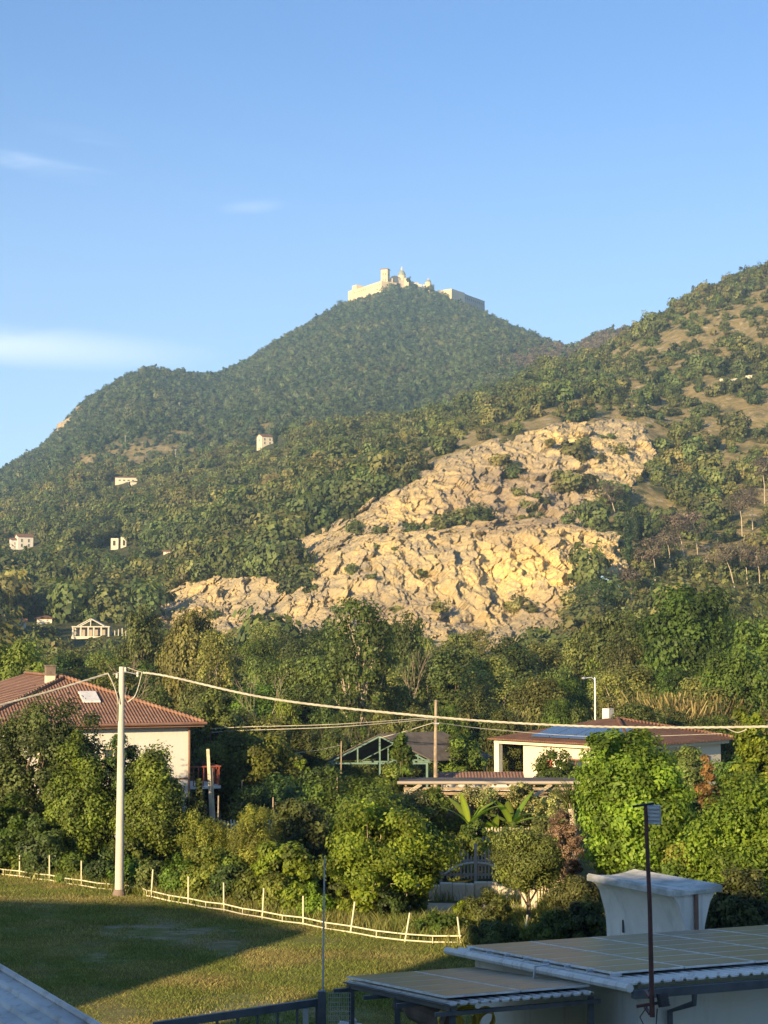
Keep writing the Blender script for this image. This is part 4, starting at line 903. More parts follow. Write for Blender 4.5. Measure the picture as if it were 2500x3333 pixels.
t = thing('garden_gate', 'grey wooden panel gate with arched cross rails above the low wall', 'gate', (Xat(1545,YW+.9), YW+.9, 0))
for x in (-1.35, 0, 1.3): MB().box(x-.06, x+.06, -.05, .07, 0, 2.05).build('post', M_shadegrey, t)
for sx_ in (-1.29, .07):
    mb = MB(); w_ = 1.22
    for k in range(9): mb.box(sx_+k*w_/9+.01, sx_+k*w_/9+.07, .0, .03, .7, 1.5+.35*math.sin(math.pi*(k+.5)/9))
    mb.box(sx_, sx_+w_, .032, .06, .8, .9); mb.box(sx_, sx_+w_, .032, .06, 1.35, 1.43); pn_ = mb.build('gate_leaf', M_shadegrey, t)
    mb = MB(); s2 = 1 if sx_ < 0 else -1; c0 = sx_ + (w_ if sx_ < 0 else 0)
    mb.tube([(c0-s2*w_*q, -.04, 1.32-.5*q*q) for q in (0,.25,.5,.75,.95)], .045, 6); mb.build('brace', M_conc, pn_)
p = W(1722, 2850, 61.5); tag(MB().box(-.27, .27, -.27, .27, 0, p.z-.1).box(-.33, .33, -.33, .33, p.z-.098, p.z+.02).build('gate_pillar', M_cream, bevel=.02), 'square cream gate pillar at the end of the drive', 'pillar').location = (p.x, 61.5, 0)
mb = MB(); q = [G(1225, 2958), G(1320, 2992), G(1500, 3000), G(1640, 2978), G(1760, 2975), G(1760, 2948), G(1600, 2944), G(1310, 2938)]
mb.add([(a.x, a.y, .012) for a in q], [tuple(range(len(q)))]); M_path = simple('pale_gravel', (.52,.43,.31), .95, (.40,.33,.24), 1.5, .4, 20)
tag(mb.build('path', M_path), 'pale gravel drive between the garden wall and the rough grass', kind='structure')

# ------------------------------------------------------------------ poles and cables
p = G(388, 2922); Yp = p.y; ht = W(397, 2170, Yp).z
t = thing('concrete_pole', 'tall tapering pale concrete power pole beside the rail fence', 'utility pole', (p.x, p.y, 0)); tp = W(397, 2170, Yp) - Vector((p.x, p.y, 0))
MB().tube([(0,0,.3),(tp.x*.5,0,ht*.5),(tp.x,0,ht)], [.175,.145,.11], 24).build('shaft', M_conc, t, smooth=True)
MB().lathe([(.27,-.1),(.26,.18),(.20,.32),(.18,.33)], (0,0,0), 20).build('footing', M_clay, t)
for sx_, z_ in ((-.19, ht-.35), (.14, ht-.12), (.62, ht-.3)):
    MB().lathe([(.03,-.1),(.05,-.05),(.035,0),(.05,.05),(.03,.1)], (tp.x+sx_,-.02,z_), 10).build('insulator', M_white, t)
MB().tube([(tp.x,-.05,ht-.16),(tp.x+.62,-.05,ht-.3)], .018, 6).build('clamp_arm', M_steel, t)
MB().tube([(tp.x,-.05,ht-.2),(tp.x-.35,-.05,ht-.3)], .018, 6).build('clamp_arm', M_steel, t)
MB().box(tp.x*.7-.17, tp.x*.7-.12, -.12, .1, ht*.55+1.9, ht*.55+3.0).build('marker_plate', M_clay, t)
top = Vector((p.x, p.y, 0)) + tp
def cable(label, pts, r=.032, twist=True, mat=None, grp='overhead cables'):
    mb = MB(); pts = [Vector(q) for q in pts]; fine = []
    n = len(pts)
    for i in range(n-1):
        a = pts[max(i-1,0)]; b = pts[i]; c = pts[i+1]; d = pts[min(i+2,n-1)]
        for k in range(10):
            u = k/10; fine.append(.5*((2*b)+(c-a)*u+(2*a-5*b+4*c-d)*u*u+(3*b-a-3*c+d)*u**3))
    fine.append(pts[-1])
    if twist:
        L = sum((fine[i+1]-fine[i]).length for i in range(len(fine)-1)); m_ = max(12, int(L/.12)); acc = [0]
        for i in range(len(fine)-1): acc.append(acc[-1]+(fine[i+1]-fine[i]).length)
        q = [Vector([np.interp(L*k/m_, acc, [f[j] for f in fine]) for j in range(3)]) for k in range(m_+1)]
        for s_ in range(3): mb.tube([c+Vector((0, math.cos(k*.9+s_*2.094), math.sin(k*.9+s_*2.094)))*r*.62 for k, c in enumerate(q)], r*.62, 5)
    else: mb.tube(fine, r, 6)
    return tag(mb.build('power_cable', mat or M_cable, smooth=True), label, 'cable', grp)
cable('thick twisted cable running down left from the concrete pole', [W(-120,2340,Yp-3), W(0,2296,Yp-2), W(170,2248,Yp-1), W(352,2192,Yp-.05)], .036)
cable('thick twisted cable sagging right from the concrete pole across the picture', [W(465,2189,Yp-.05), W(560,2204,Yp-.6), W(900,2277,Yp-2.5), W(1415,2334,Yp-5), W(1850,2362,Yp-6.5), W(2250,2368,Yp-7.5), W(2640,2362,Yp-8.5)], .036)
cable('short cable loop hanging left of the pole top', [W(352,2192,Yp-.05), W(368,2225,Yp-.1), W(380,2260,Yp-.2), W(386,2290,Yp-.2)], .03)
cable('short cable loop hanging right of the pole top', [W(462,2190,Yp-.05), W(452,2232,Yp-.1), W(438,2268,Yp-.2), W(415,2285,Yp-.2)], .03)
cable('thin tie wire joining the insulator to the right cable', [W(415,2172,Yp-.08), W(440,2182,Yp-.08), W(462,2188,Yp-.08)], .015, False)
cable('small loop under the thick cable near the right edge', [W(2365,2370,Yp-8), W(2400,2384,Yp-8), W(2430,2374,Yp-8)], .018, False)
pw = W(1418, 2520, 93); hw_ = W(1418, 2278, 93).z; x_ = pw.x
t = thing('wooden_pole', 'slim grey wooden pole standing in front of the open shed', 'utility pole', (x_, 93, 0)); MB().tube([(0,0,0),(0,0,hw_*.6),(.03,0,hw_)], [.12,.1,.075], 10).build('shaft', M_wood, t)
MB().bar((-.12,-.1,hw_-1.3), (.2,-.1,hw_-1.3), .06).build('bracket', M_steel, t)
cable('upper thin wire running left from the slim wooden pole', [W(1412,2335,92.8), W(1100,2357,91), W(800,2366,92), W(690,2372,94)], .02, False)
cable('lower thin wire running left from the slim wooden pole', [W(1412,2340,92.8), W(1100,2366,91), W(800,2377,92), W(690,2384,94)], .02, False)
cable('short wire from the wooden pole down to the shed roof', [W(1412,2352,92.8), W(1320,2380,93.5), W(1236,2402,94.5)], .02, False)
cable('thin wire running right from the slim wooden pole over the villa', [W(1424,2352,93), W(1600,2374,95), W(1950,2398,96), W(2350,2388,97)], .018, False)
cable('faint wire among the dark trees left of the shed', [W(920,2455,92), W(1020,2444,93), W(1110,2425,94)], .014, False)
p0, p1 = W(677, 2438, 72), W(697, 2790, 72)
t = thing('wooden_post', 'leaning pair of pale timber posts rising out of the bamboo bush', 'post', (p1.x, 72, 0)); l_ = (p1.x-p0.x)
MB().bar((0,0,0), (-l_,0,p0.z), .13).build('post', M_pwood, t); MB().bar((.1,.1,0), (-l_+.14,.1,p0.z-.8), .1).build('post', M_pwood, t)
for (sx, y0, y1, Y, lab) in ((787,2540,2620,86,'thin stake in the dark garden, rightmost of the tall pair'),(710,2590,2680,76,'thin stake with a cap beside the leaning posts'),(888,2595,2680,80,'thin stake left of the glossy shrub'),(896,2612,2690,79,'shorter thin stake next to another, left of the glossy shrub'),(1097,2530,2600,84,'broken stake sticking out of the bushes'),(1110,2412,2450,92,'short pale stub at the left end of the open shed')):
    q = W(sx, y0, Y); o = MB().tube([(0,0,0),(.02,0,q.z)], .035, 6).build('garden_stake', M_wood); o.location = (q.x, Y, 0); tag(o, lab, 'stake', 'stakes in the garden')

# ------------------------------------------------------------------ rail fence (two runs, a gap at the power pole)
posts = [(-40,2760,2848),(64,2771,2863),(161,2784,2876),(265,2802,2894),(497,2830,2930),(613,2853,2955),(728,2873,2974),(857,2891,2998),(987,2916,3020),(1147,2935,3048),(1324,2971,3076),(1495,2984,3082)]
tops = {1147:(1155,2935,1138,3048), 1324:(1334,2971,1315,3075), 1495:(1489,2984,1502,3082), 857:(859,2891,853,2999), 728:(728,2873,729,2974), 497:(498,2830,491,2930)}
def fence(label, run):
    pp = []; t = None
    for (sx, y0, y1) in run:
        a = tops.get(sx, (sx, y0, sx, y1)); b = G(a[2], a[3]); tpt = W(a[0], a[1], b.y); pp.append((b, tpt))
    t = thing('rail_fence', label, 'fence', (pp[0][0].x, pp[0][0].y, 0), 0, 'white rail fence runs'); O = Vector(t.location)
    for b, tp_ in pp: MB().tube([b-Vector((0,0,.1)), tp_], [.031,.028], 8).build('fence_post', M_fencew, t, O)
    return t, O, pp
def rails(t, O, pts, hs=(.16,.36)):
    r = random.Random(5)
    for h in hs:
        for a, b in zip(pts[:-1], pts[1:]):
            m_ = a.lerp(b, .5); MB().tube([a+Vector((0,-.07,h)), m_+Vector((0,-.07,h-.03)), b+Vector((0,-.07,h))], .025, 6, True).build('rail', M_fencew, t, O)
    for a, b in zip(pts[:-1], pts[1:]):
        m_ = a.lerp(b, .5); MB().tube([m_+Vector((0,-.07,hs[0]-.08)), m_+Vector((0,-.07,hs[1]-.02))], .018, 6).build('spacer', M_fencew, t, O)
t, O, pp = fence('white two rail fence left of the concrete pole, along the hedge', posts[:4]); b = [q[0] for q in pp]; rails(t, O, b+[G(372, 2908)])
t, O, pp = fence('white two rail fence right of the concrete pole, down to the shed', posts[4:]); b = [q[0] for q in pp]; rails(t, O, [G(466, 2922)]+b)
t = thing('rail_fence', 'short loose piece of white rail just right of the pole foot', 'fence', tuple(G(405,2912)), 0, 'white rail fence runs'); O = Vector(t.location); rails(t, O, [G(405,2909), G(449,2917)])
for (sx0, y0, sx1, y1, lab) in ((1665,3007,1674,3075,'leaning pale stake behind the shed roof, left one'),(1717,2978,1706,3060,'leaning pale stake behind the shed roof, right one'),(362,2828,372,2890,'short broken stake against the foot of the concrete pole'),(1270,2930,1262,2995,'pale stake in the rough grass before the gravel drive')):
    b = G(sx1, y1); tp_ = W(sx0, y0, b.y); o = MB().tube([(0,0,0), tp_-b], .035, 6).build('fence_stake', M_fencew); o.location = b; tag(o, lab, 'stake', 'loose pale stakes')

# ------------------------------------------------------------------ white concrete shell
c0 = W(1925, 2850, 48.5); zt = c0.z; e1 = Vector((1.9, -3.0, 0)).normalized(); e2 = Vector((3.0, 1.9, 0)).normalized(); L = 3.35
prof = [(.30,0),(.30,1.6),(.325,1.95),(.38,2.25),(.46,2.5),(.57,zt-.42),(.70,zt-.25),(.82,zt-.16)]
ctr = Vector((c0.x, c0.y, 0)) + e2*.85
t = thing('concrete_shelter', 'white concrete shell with flared sides and a dished roof', 'shelter', ctr)
mb = MB(); n = len(prof); vs = []
def ring(s): return [-e2*a + Vector((0,0,z)) + e1*s for a, z in prof] + [e2*a + Vector((0,0,z)) + e1*s for a, z in reversed(prof)]
ss = [0, .12, L*.5, L-.12, L]
for s_ in ss: vs += ring(s_)
m_ = 2*n; fs = [tuple(range(m_))[::-1], tuple(len(vs)-m_+k for k in range(m_))]
for i in range(len(ss)-1):
    for k in range(m_-1): fs.append((i*m_+k, i*m_+k+1, (i+1)*m_+k+1, (i+1)*m_+k))
mb.add(vs, fs); M_shell = simple('white_shell', (.76,.72,.65), .8, (.68,.64,.57), 1.1, .2, 14, stain=(.55,.52,.46)); mb.build('body', M_shell, t, smooth=True)
mb = MB(); vs = []; ta_ = [-.92,-.85,-.5,0,.5,.85,.92]; dz = [0,.05,-.02,-.06,-.02,.05,0]
for s_ in (-.12, L+.12):
    vs += [e2*a + e1*s_ + Vector((0,0,zt+d_)) for a, d_ in zip(ta_, dz)]; vs += [e2*a + e1*s_ + Vector((0,0,zt-.15)) for a in ta_]
k7 = 7; fs = [(i, i+1, 14+i+1, 14+i) for i in range(6)] + [(7+i+1, 7+i, 21+i, 21+i+1) for i in range(6)] + [(0, 14, 21, 7), (6, 13, 27, 20)] + [(i+1, i, 7+i, 7+i+1) for i in range(6)] + [(14+i, 14+i+1, 21+i+1, 21+i) for i in range(6)]
mb.add(vs, fs); M_slab = simple('weathered_slab', (.62,.60,.55), .8, (.30,.31,.28), 1.3, .3, 12); mb.build('roof_slab', M_slab, t)
MB().tube([e1*(L+.07)+Vector((0,0,zt-.15)), e1*(L+.07)], .06, 8).build('downpipe', M_copper, t)
q = -e2*.34 + e1*.75; MB().bar(q+Vector((0,0,1.7)), q+Vector((0,0,2.05)), .03, .10).build('slot_opening', M_darkmat, t)

# ------------------------------------------------------------------ the shed with solar panels, and its lean-to
E1 = Vector((2.71,1,0)).normalized(); E2 = Vector((-1,2.71,0)).normalized()
def slab(mb, O, a0, a1, b0, b1, z0, z1, th, zoff=0):
    """sheet in the shed's own axes: a along the front eave, b going back, height z0 at b=0 falling to z1 at b=1"""
    def pt(a, b, o=0): return O + E1*a + E2*b + Vector((0,0,zf(b)+zoff+o))
    return mb.add([pt(a0,b0,-th),pt(a1,b0,-th),pt(a1,b1,-th),pt(a0,b1,-th),pt(a0,b0),pt(a1,b0),pt(a1,b1),pt(a0,b1)], [(3,2,1,0),(4,5,6,7),(0,1,5,4),(1,2,6,5),(2,3,7,6),(3,0,4,7)])
def ribbed(mb, O, a0, a1, b0, b1, pitch=.25, hgt=.04):
    n = int((a1-a0)/pitch); rows = []
    prof = []
    for k in range(n): x = a0+k*pitch; prof += [(x,0),(x+pitch*.55,0),(x+pitch*.66,hgt),(x+pitch*.84,hgt),(x+pitch*.95,0)]
    for b in (b0, b1): rows.append([O + E1*x + E2*b + Vector((0,0,zf(b)+h)) for x, h in prof])
    for b in (b0, b1): rows.append([O + E1*x + E2*b + Vector((0,0,zf(b)+h-.03)) for x, h in prof])
    m_ = len(prof); mb.add(rows[0]+rows[1]+rows[2]+rows[3], [(i,i+1,m_+i+1,m_+i) for i in range(m_-1)]+[(2*m_+i+1,2*m_+i,3*m_+i,3*m_+i+1) for i in range(m_-1)]+[(i+1,i,2*m_+i,2*m_+i+1) for i in range(m_-1)]+[(m_+i,m_+i+1,3*m_+i+1,3*m_+i) for i in range(m_-1)])
NL = G(2050, 3202, 3.4); NL.z = 0; z0_, z1_, D_ = 3.4, 2.52, 8.93
zf = lambda b: z0_ + (z1_-z0_)*b/D_
t = thing('solar_shed', 'white shed under a ribbed roof covered with solar panels', 'shed', NL); Z0 = Vector((0,0,0)); Wd = 14.0
mb = MB(); ribbed(mb, Z0, .02, Wd, 0, D_); rf = mb.build('roof', M_wsteel, t)
def wallbox(a0, a1, b0, b1, th=.25):
    mb = MB()
    for (aa0,aa1,bb0,bb1) in ((a0,a1,b0,b0+th),(a0,a1,b1-th,b1),(a0,a0+th,b0+th+.002,b1-th-.002),(a1-th,a1,b0+th+.002,b1-th-.002)):
        q = [E1*a+E2*b for a, b in ((aa0,bb0),(aa1,bb0),(aa1,bb1),(aa0,bb1))]; zz = [zf(b)-.05 for b in (bb0,bb0,bb1,bb1)]
        mb.add([(v.x,v.y,-.1) for v in q]+[(v.x,v.y,z) for v, z in zip(q, zz)], [(3,2,1,0),(4,5,6,7),(0,1,5,4),(1,2,6,5),(2,3,7,6),(3,0,4,7)])
    return mb
wallbox(.45, Wd-.4, .5, D_-.4).build('wall', M_white, t)
MB().tube([E1*-.06+E2*-.12+Vector((0,0,3.34)), E1*-.06+E2*(D_+.15)+Vector((0,0,2.47))], .085, 8).build('side_gutter', M_wsteel, t)
MB().bar(E1*0+E2*-.12+Vector((0,0,3.22)), E1*Wd+E2*-.12+Vector((0,0,3.22)), .14, .16).build('front_gutter', M_bluesteel, t)
MB().tube([E1*1.35+E2*-.12+Vector((0,0,3.2)), E1*1.35+E2*-.1+Vector((0,0,2.95)), E1*1.1+E2*.40+Vector((0,0,2.72)), E1*1.1+E2*.40], .06, 8).build('downpipe', M_bluesteel, t)
pa, pb = 1.62, 1.02   # panel length along the eave and up the roof
k = 0
for j in range(7):
    for i in range(7):
        a = .12+i*(pa+.03); b = .95+j*(pb+.03) 
        mb = MB(); slab(mb, Z0, a, a+pa, b, b+pb, 0, 0, .04, .13); o = mb.build('solar_panel', M_frame, t)
        mb = MB(); slab(mb, Z0, a+.045, a+pa-.045, b+.045, b+pb-.045, 0, 0, .002, .1335); mb.build('solar_glass', M_solar, o)
for b in np.arange(.8, 8.6, 1.0):
    MB().bar(E1*.0+E2*b+Vector((0,0,zf(b)+.09)), E1*.25+E2*b+Vector((0,0,zf(b)+.09)), .04, .06).build('panel_bracket', M_steel, rf)
MB().tube([E1*-.06+E2*3.4+Vector((0,0,3.16)), E1*-.3+E2*3.6+Vector((0,0,3.1)), E1*-.35+E2*3.6+Vector((0,0,2.7))], .025, 6).build('hose', M_steel, t)

# lean-to
zc0, zc1 = 3.0, 2.28; zf = lambda b: zc0 + (zc1-zc0)*b/6.0
CO = G(1451, 3265, 3.0); CO.z = 0; la = 3.22
t2 = thing('solar_lean_to', 'dark open lean-to roofed with solar panels against the shed side', 'carport', CO)
mb = MB(); ribbed(mb, Z0, -.05, la, -.35, 6.0, .22, .035); rf = mb.build('roof', M_tin, t2)
for j in range(5):
    for i in range(2):
        a = .02+i*1.63; b = .1+j*1.17; w_ = 1.6 if i == 0 else 1.5
        mb = MB(); slab(mb, Z0, a, a+w_, b, b+1.14, 0, 0, .04, .12); o = mb.build('solar_panel', M_frame, t2)
        mb = MB(); slab(mb, Z0, a+.035, a+w_-.035, b+.035, b+1.105, 0, 0, .002, .1235); mb.build('solar_glass', M_solar, o)
for a, b in ((.1,-.1),(.1,2.9),(.1,5.8),(la-.15,-.1)):
    MB().bar(E1*a+E2*b, E1*a+E2*b+Vector((0,0,zf(b)-.1)), .12).build('post', M_bluesteel, t2)
MB().bar(E1*.1+E2*-.2+Vector((0,0,zf(-.2)-.09)), E1*.1+E2*6+Vector((0,0,zf(6)-.09)), .1, .12).build('beam', M_bluesteel, t2)
for b in (-.2, 1.9, 3.9, 5.9): MB().bar(E1*-.3+E2*b+Vector((0,0,zf(b)-.18)), E1*la+E2*b+Vector((0,0,zf(b)-.18)), .07, .08).build('purlin', M_bluesteel, t2)
# things stored under it
q0, q1, q2, q3 = W(1292,3268,36.2), W(1325,3276,36.0), W(1395,3300,35.4), W(1475,3335,34.8)
t3 = thing('clay_pipe', 'thick brown pipe with a narrow mouth stored under the lean-to', 'pipe', (q2.x, q2.y, 0)); O3 = Vector((q2.x, q2.y, 0))
MB().tube([q1, q1.lerp(q2,.35), q2, q3], [.13,.24,.27,.27], 16).build('barrel', M_clay, t3, O3); MB().tube([q0, q1], [.15,.13], 12).build('nozzle', M_clay, t3, O3)
MB().box(-.3,.3,-.25,.25,0,q2.z-.27).build('stand', M_wood, t3)
for i_, (sx_, sy_, Y_, lab) in enumerate(((1462,3326,33.9,'yellow coiled hose nearest the brown pipe'),(1520,3318,34.1,'yellow coiled hose in the middle under the lean-to'),(1578,3322,34.3,'rightmost yellow coiled hose under the lean-to'))):
    mb = MB(); c_ = W(sx_, sy_, Y_)
    for q in range(5): mb.tube([(math.cos(x)*(.20+.015*q), (q-2)*.035, math.sin(x)*(.20+.015*q)) for x in np.linspace(0, 6.28, 22)], .018, 6, False)
    o = mb.build('hose_coil', M_yellowp); o.location = c_; o.rotation_euler = (.25,0,.5*i_-.4); tag(o, lab, 'hose', 'yellow hoses under the lean-to')
    r_ = MB().box(-.16,.16,-.2,.2,0,c_.z-.28).box(-.19,.19,-.23,.23,c_.z-.278,c_.z-.25).build('crate_stack', M_wood); r_.location = (c_.x, c_.y, 0); tag(r_, ('left','middle','right')[i_]+' dark crate stack under a yellow hose coil', 'crate', 'crates under the lean-to')
p = G(1140, 3333, .9); t3 = thing('covered_tank', 'white rounded tank top at the bottom edge beside the lean-to', 'tank', (p.x, p.y-.3, 0))
MB().tube([(-.3,0,.75),(-.25,0,.78),(.25,0,.72),(.3,0,.7)], [.1,.26,.26,.1], 16).build('barrel', M_white, t3, smooth=True); MB().box(-.2,.2,-.2,.2,0,.5).build('stand', M_steel, t3); MB().lathe([(.05,.9),(.07,1.0),(.02,1.05)], (.1,0,.05), 10).build('cap', M_white, t3)

# mast with floodlights
p = W(2115, 3200, 31.6); zt_, zb_ = W(2115, 2622, 31.6).z, W(2115, 3310, 31.6).z
t = thing('floodlight_mast', 'dark red mast with floodlights fixed to the shed corner', 'mast', (p.x, 31.6, 0))
MB().tube([(.04,0,zb_),(.02,0,(zt_+zb_)/2),(-.04,0,zt_)], [.05,.042,.036], 10).build('pole', M_rust, t)
MB().bar((-.28,0,zt_-.02), (.12,0,zt_+.04), .05, .04).build('crossarm', M_blackp, t)
def flood(parent, c, w, h, tilt, yaw, mat):
    M_ = Matrix.Translation(c) @ Matrix.Rotation(yaw, 4, 'Z') @ Matrix.Rotation(tilt, 4, 'X'); mb = MB(); mb.box(-w/2, w/2, -.03, .03, -h/2, h/2, M_)
    o = mb.build('floodlight', mat, parent); mb = MB()
    for k in range(5): mb.box(-w/2+.01, w/2-.01, -.06, -.032, -h/2+h*(k+.25)/5, -h/2+h*(k+.7)/5, M_)
    mb.build('cooling_fins', M_wsteel if mat is M_steel else M_blackp, o); return o
flood(t, (.12,-.02,zt_-.17), .24, .36, .15, -.35, M_steel)
MB().bar((0,0,zt_-.2), (.1,0,zt_-.15), .03).build('bracket', M_blackp, t)
zc_ = W(2115,3255,31.6).z; flood(t, (.24,-.02,zc_), .22, .24, -.3, .5, M_blackp); MB().bar((-.25,.02,zc_-.12), (.2,.02,zc_-.05), .05).build('bracket', M_rust, t)
MB().bar((.0,.02,zb_+.35), (.0,.55,zb_+.35), .05).build('wall_bracket', M_rust, t); MB().bar((.0,.02,zb_+.05), (.0,.6,zb_+.05), .05).build('wall_bracket', M_rust, t)
MB().tube([(-.05,-.03,zc_-.1),(-.2,-.06,zc_-.3),(-.1,-.06,zc_-.5),(.1,-.06,zc_-.45),(.13,-.03,zc_-.15)], .012, 5).build('loose_cable', M_blackp, t)

# thin mast and gate at the bottom edge
p = G(1048, 3225, 2.2); t = thing('gate_post', 'blue grey gate post carrying a thin tall rod', 'gate post', (p.x, p.y, 0))
MB().box(-.09,.09,-.09,.09,0,2.2).build('post', M_bluesteel, t, bevel=.01); zt_ = W(1055, 2790, p.y).z
MB().tube([(.02,0,2.2),(.05,0,zt_)], [.022,.016], 6).build('rod', M_steel, t)
q = G(500, 3340, 1.95); t = thing('steel_gate', 'long blue grey steel gate along the bottom edge', 'gate', (q.x, q.y, 0)); e_ = Vector((p.x-.12-q.x, p.y-q.y, 0))
MB().bar((0,0,1.95), e_+Vector((0,0,1.95)), .1, .16).build('top_rail', M_bluesteel, t); MB().bar((0,0,.3), e_+Vector((0,0,.3)), .1, .12).build('bottom_rail', M_bluesteel, t)
for k in range(9): MB().bar(e_*(k/8)+Vector((0,0,.37)), e_*(k/8)+Vector((0,0,1.865)), .05).build('bar', M_bluesteel, t)
MB().bar(e_*.93+Vector((0,-.01,.4)), e_*.93+Vector((0,-.01,1.86)), .12).build('lock_stile', M_steel, t)
t = thing('mesh_panel', 'small wire mesh fence panel beside the gate post', 'fence', (p.x+.14, p.y, 0)); mb = MB()
for k in range(11): mb.bar((k*.05,0,0), (k*.05,0,2.15), .008)
for k in range(22): mb.bar((0,.006,.05+k*.1), (.5,.006,.05+k*.1), .008)
mb.build('wire_mesh', M_steel, t)

# corrugated roof, bottom left
a, b = G(0, 3153, 5.0), G(345, 3340, 4.9); d = (b-a).normalized(); nrm = Vector((-d.y, d.x, 0)); nrm = nrm if nrm.x < 0 else -nrm
t = thing('tin_roof_hut', 'hut with a grey corrugated tin roof in the bottom left corner', 'hut', (a.x, a.y, 0)); O = Vector((a.x, a.y, 0)); mb = MB(); prof = []; nrib = 26
for k in range(nrib):
    s_ = k*.30; prof += [(s_, .0), (s_+.20, 0), (s_+.225, .045), (s_+.275, .045)]
rows = [[Vector((a.x,a.y,0))-O + d*s + nrm*w_ + Vector((0,0,5.0-.17*w_+h-.02*s)) for w_, h in prof] for s in (-2.5, 8)]
m_ = len(prof); vs = rows[0]+rows[1]; vs += [v-Vector((0,0,.03)) for v in vs]
mb.add(vs, [(i,i+1,m_+i+1,m_+i) for i in range(m_-1)]+[(2*m_+i+1,2*m_+i,3*m_+i,3*m_+i+1) for i in range(m_-1)]+[(0,m_,3*m_,2*m_)]+[(i+1,i,2*m_+i,2*m_+i+1) for i in range(m_-1)]+[(m_+i,m_+i+1,3*m_+i+1,3*m_+i) for i in range(m_-1)]); mb.build('roof', M_tin, t)
q4 = [d*s + nrm*w_ for s, w_ in ((-2.2,.3),(7.7,.3),(7.7,7.4),(-2.2,7.4))]; mb = MB(); mb.add([(v.x,v.y,0) for v in q4]+[(v.x,v.y,zz) for v, zz in zip(q4, (4.85,4.75,3.5,3.6))], [(0,1,2,3),(7,6,5,4),(0,4,5,1),(1,5,6,2),(2,6,7,3),(3,7,4,0)]); mb.build('wall', M_white, t)
MB().tube([d*-2.5+Vector((0,0,5.07)), d*8+Vector((0,0,4.86))], .05, 8).build('ridge_cap', M_tin, t)

# ------------------------------------------------------------------ houses behind the camera whose shade falls on the field and shed
def block(name, label, x0, x1, y0, y1, h, roof_rise, floors, bays, rz=0):
    t = thing(name, label, 'building', ((x0+x1)/2, (y0+y1)/2, 0), rz); w, d_ = (x1-x0)/2, (y1-y0)/2
    MB().box(-w, w, -d_, d_, 0, h).build('wall', M_cream, t)
    mb = MB(); hip_roof(mb, -w-.5, w+.5, -d_-.5, d_+.5, h+.25, roof_rise, .2, 'x'); mb.build('roof', M_tile, t)
    for f in range(floors):
        for k in range(bays): window(t, -w+(k+.5)*2*w/bays, d_, 1+f*3.1, 1.1, 1.4, 'x', 1)
    return t
FS = LH.y/LH.x
xe = -5.4 - (51.5-13)/FS
block('neighbour_house', 'cream neighbouring house beyond the left edge of the picture', -36.1-7.5, -36.1+7.5, 20.3-6.5, 20.3+6.5, 10.3, 2.4, 3, 5, math.radians(-26))
xl = .4 - (51+3)/FS
block('apartment_block', 'cream apartment block behind the viewpoint', xl, 22, -16, -3, 18.3, 1.2, 6, 14)

# ================================================================== VEGETATION
def plant(name, label, cat, sx, sytop, Y, wpx, mat, seed, taper=0., n=60, per=130, size=.11, rc=.30, low=.0, lob=.28, trunk=True, bark=None, nlimb=8, tr=.10, inner=.4, flat=.8, aspect=.6, up=.25, droop=0, group=None, gz=0, lean=(0,0), depth=None, zfrac=None):
    """one garden tree or shrub measured on the photo: middle column, top row, distance, crown width"""
    n = int(n*1.5); per = int(per*1.35); rc = rc*.76; size = size*.68; lob = lob*1.35
    top = W(sx, sytop, Y); h = top.z-gz; r = wpx*mpp(Y)/2; g = np.random.default_rng(seed)
    zlo = low*h; rz = (h-zlo)/2; cz = zlo+rz
    cen = crown_centres(n, r*(1-rc*.5), rz*(1-rc*.45), cz, g, taper, inner, lob); cen[:, 0] += lean[0]*cen[:, 2]; cen[:, 1] += lean[1]*cen[:, 2]
    cen[:, 2] = np.maximum(cen[:, 2], .15)
    t = thing(name, label, cat, (top.x, Y, gz), 0, group)
    link('crown', crown_mesh('crown', mat, cen, r*rc, per, size, seed+1, flat, aspect, up=up, droop=droop), t)
    if trunk: link('trunk', limb_mesh('trunk', bark or M_bark, cen, h, tr, seed, nlimb, max(.12, low*.8), lean), t)
    return t
P = plant
M_dry = leaf_mat('dry_shrub_leaves', (.26,.19,.12), (.15,.11,.07), None, .25)
# hedge trees along the far side of the field
P('broadleaf_tree','tall dark broad tree at the left edge hiding the tiled house','tree',110,2262,75,430,M_dark if False else MATS['dark_leaves'],1,n=120,per=150,low=.08,tr=.16)
P('broadleaf_tree','dark tree with thin top branches right in front of the red roof','tree',215,2300,74.5,170,MATS['dark_leaves'],2,.3,n=50,per=120,low=.3)
P('broadleaf_tree','mid green leafy tree left of the concrete pole','tree',265,2440,72,290,M_green,3,.25,n=100,per=170,size=.10)
P('shrub','low bright green shrub at the left edge above the rails','shrub',15,2640,71.5,170,M_green,4,n=50,per=130,trunk=False)
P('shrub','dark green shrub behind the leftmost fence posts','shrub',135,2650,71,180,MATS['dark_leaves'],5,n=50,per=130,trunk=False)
P('broadleaf_tree','dense dark tree directly behind the concrete pole','tree',395,2400,72.8,190,MATS['dark_leaves'],6,.2,n=60,per=130)
P('conifer_like_tree','pointed feathery green tree right of the concrete pole','tree',525,2405,70.5,270,M_green,7,.62,n=120,per=170,size=.10,droop=.35,lob=.35)
P('shrub','dark fern like shrub right of the pointed tree','shrub',640,2560,71,120,MATS['dark_leaves'],8,.3,n=40,per=120,droop=.3)
P('shrub','small dark bush behind the rails under the pointed tree','shrub',430,2720,69.5,150,M_green,9,n=40,per=130,trunk=False)
P('bamboo_bush','feathery yellow bamboo bush around the leaning posts','bamboo',680,2625,66.8,190,M_yellow,10,.15,n=80,per=190,size=.085,aspect=.28,droop=.3,trunk=False)
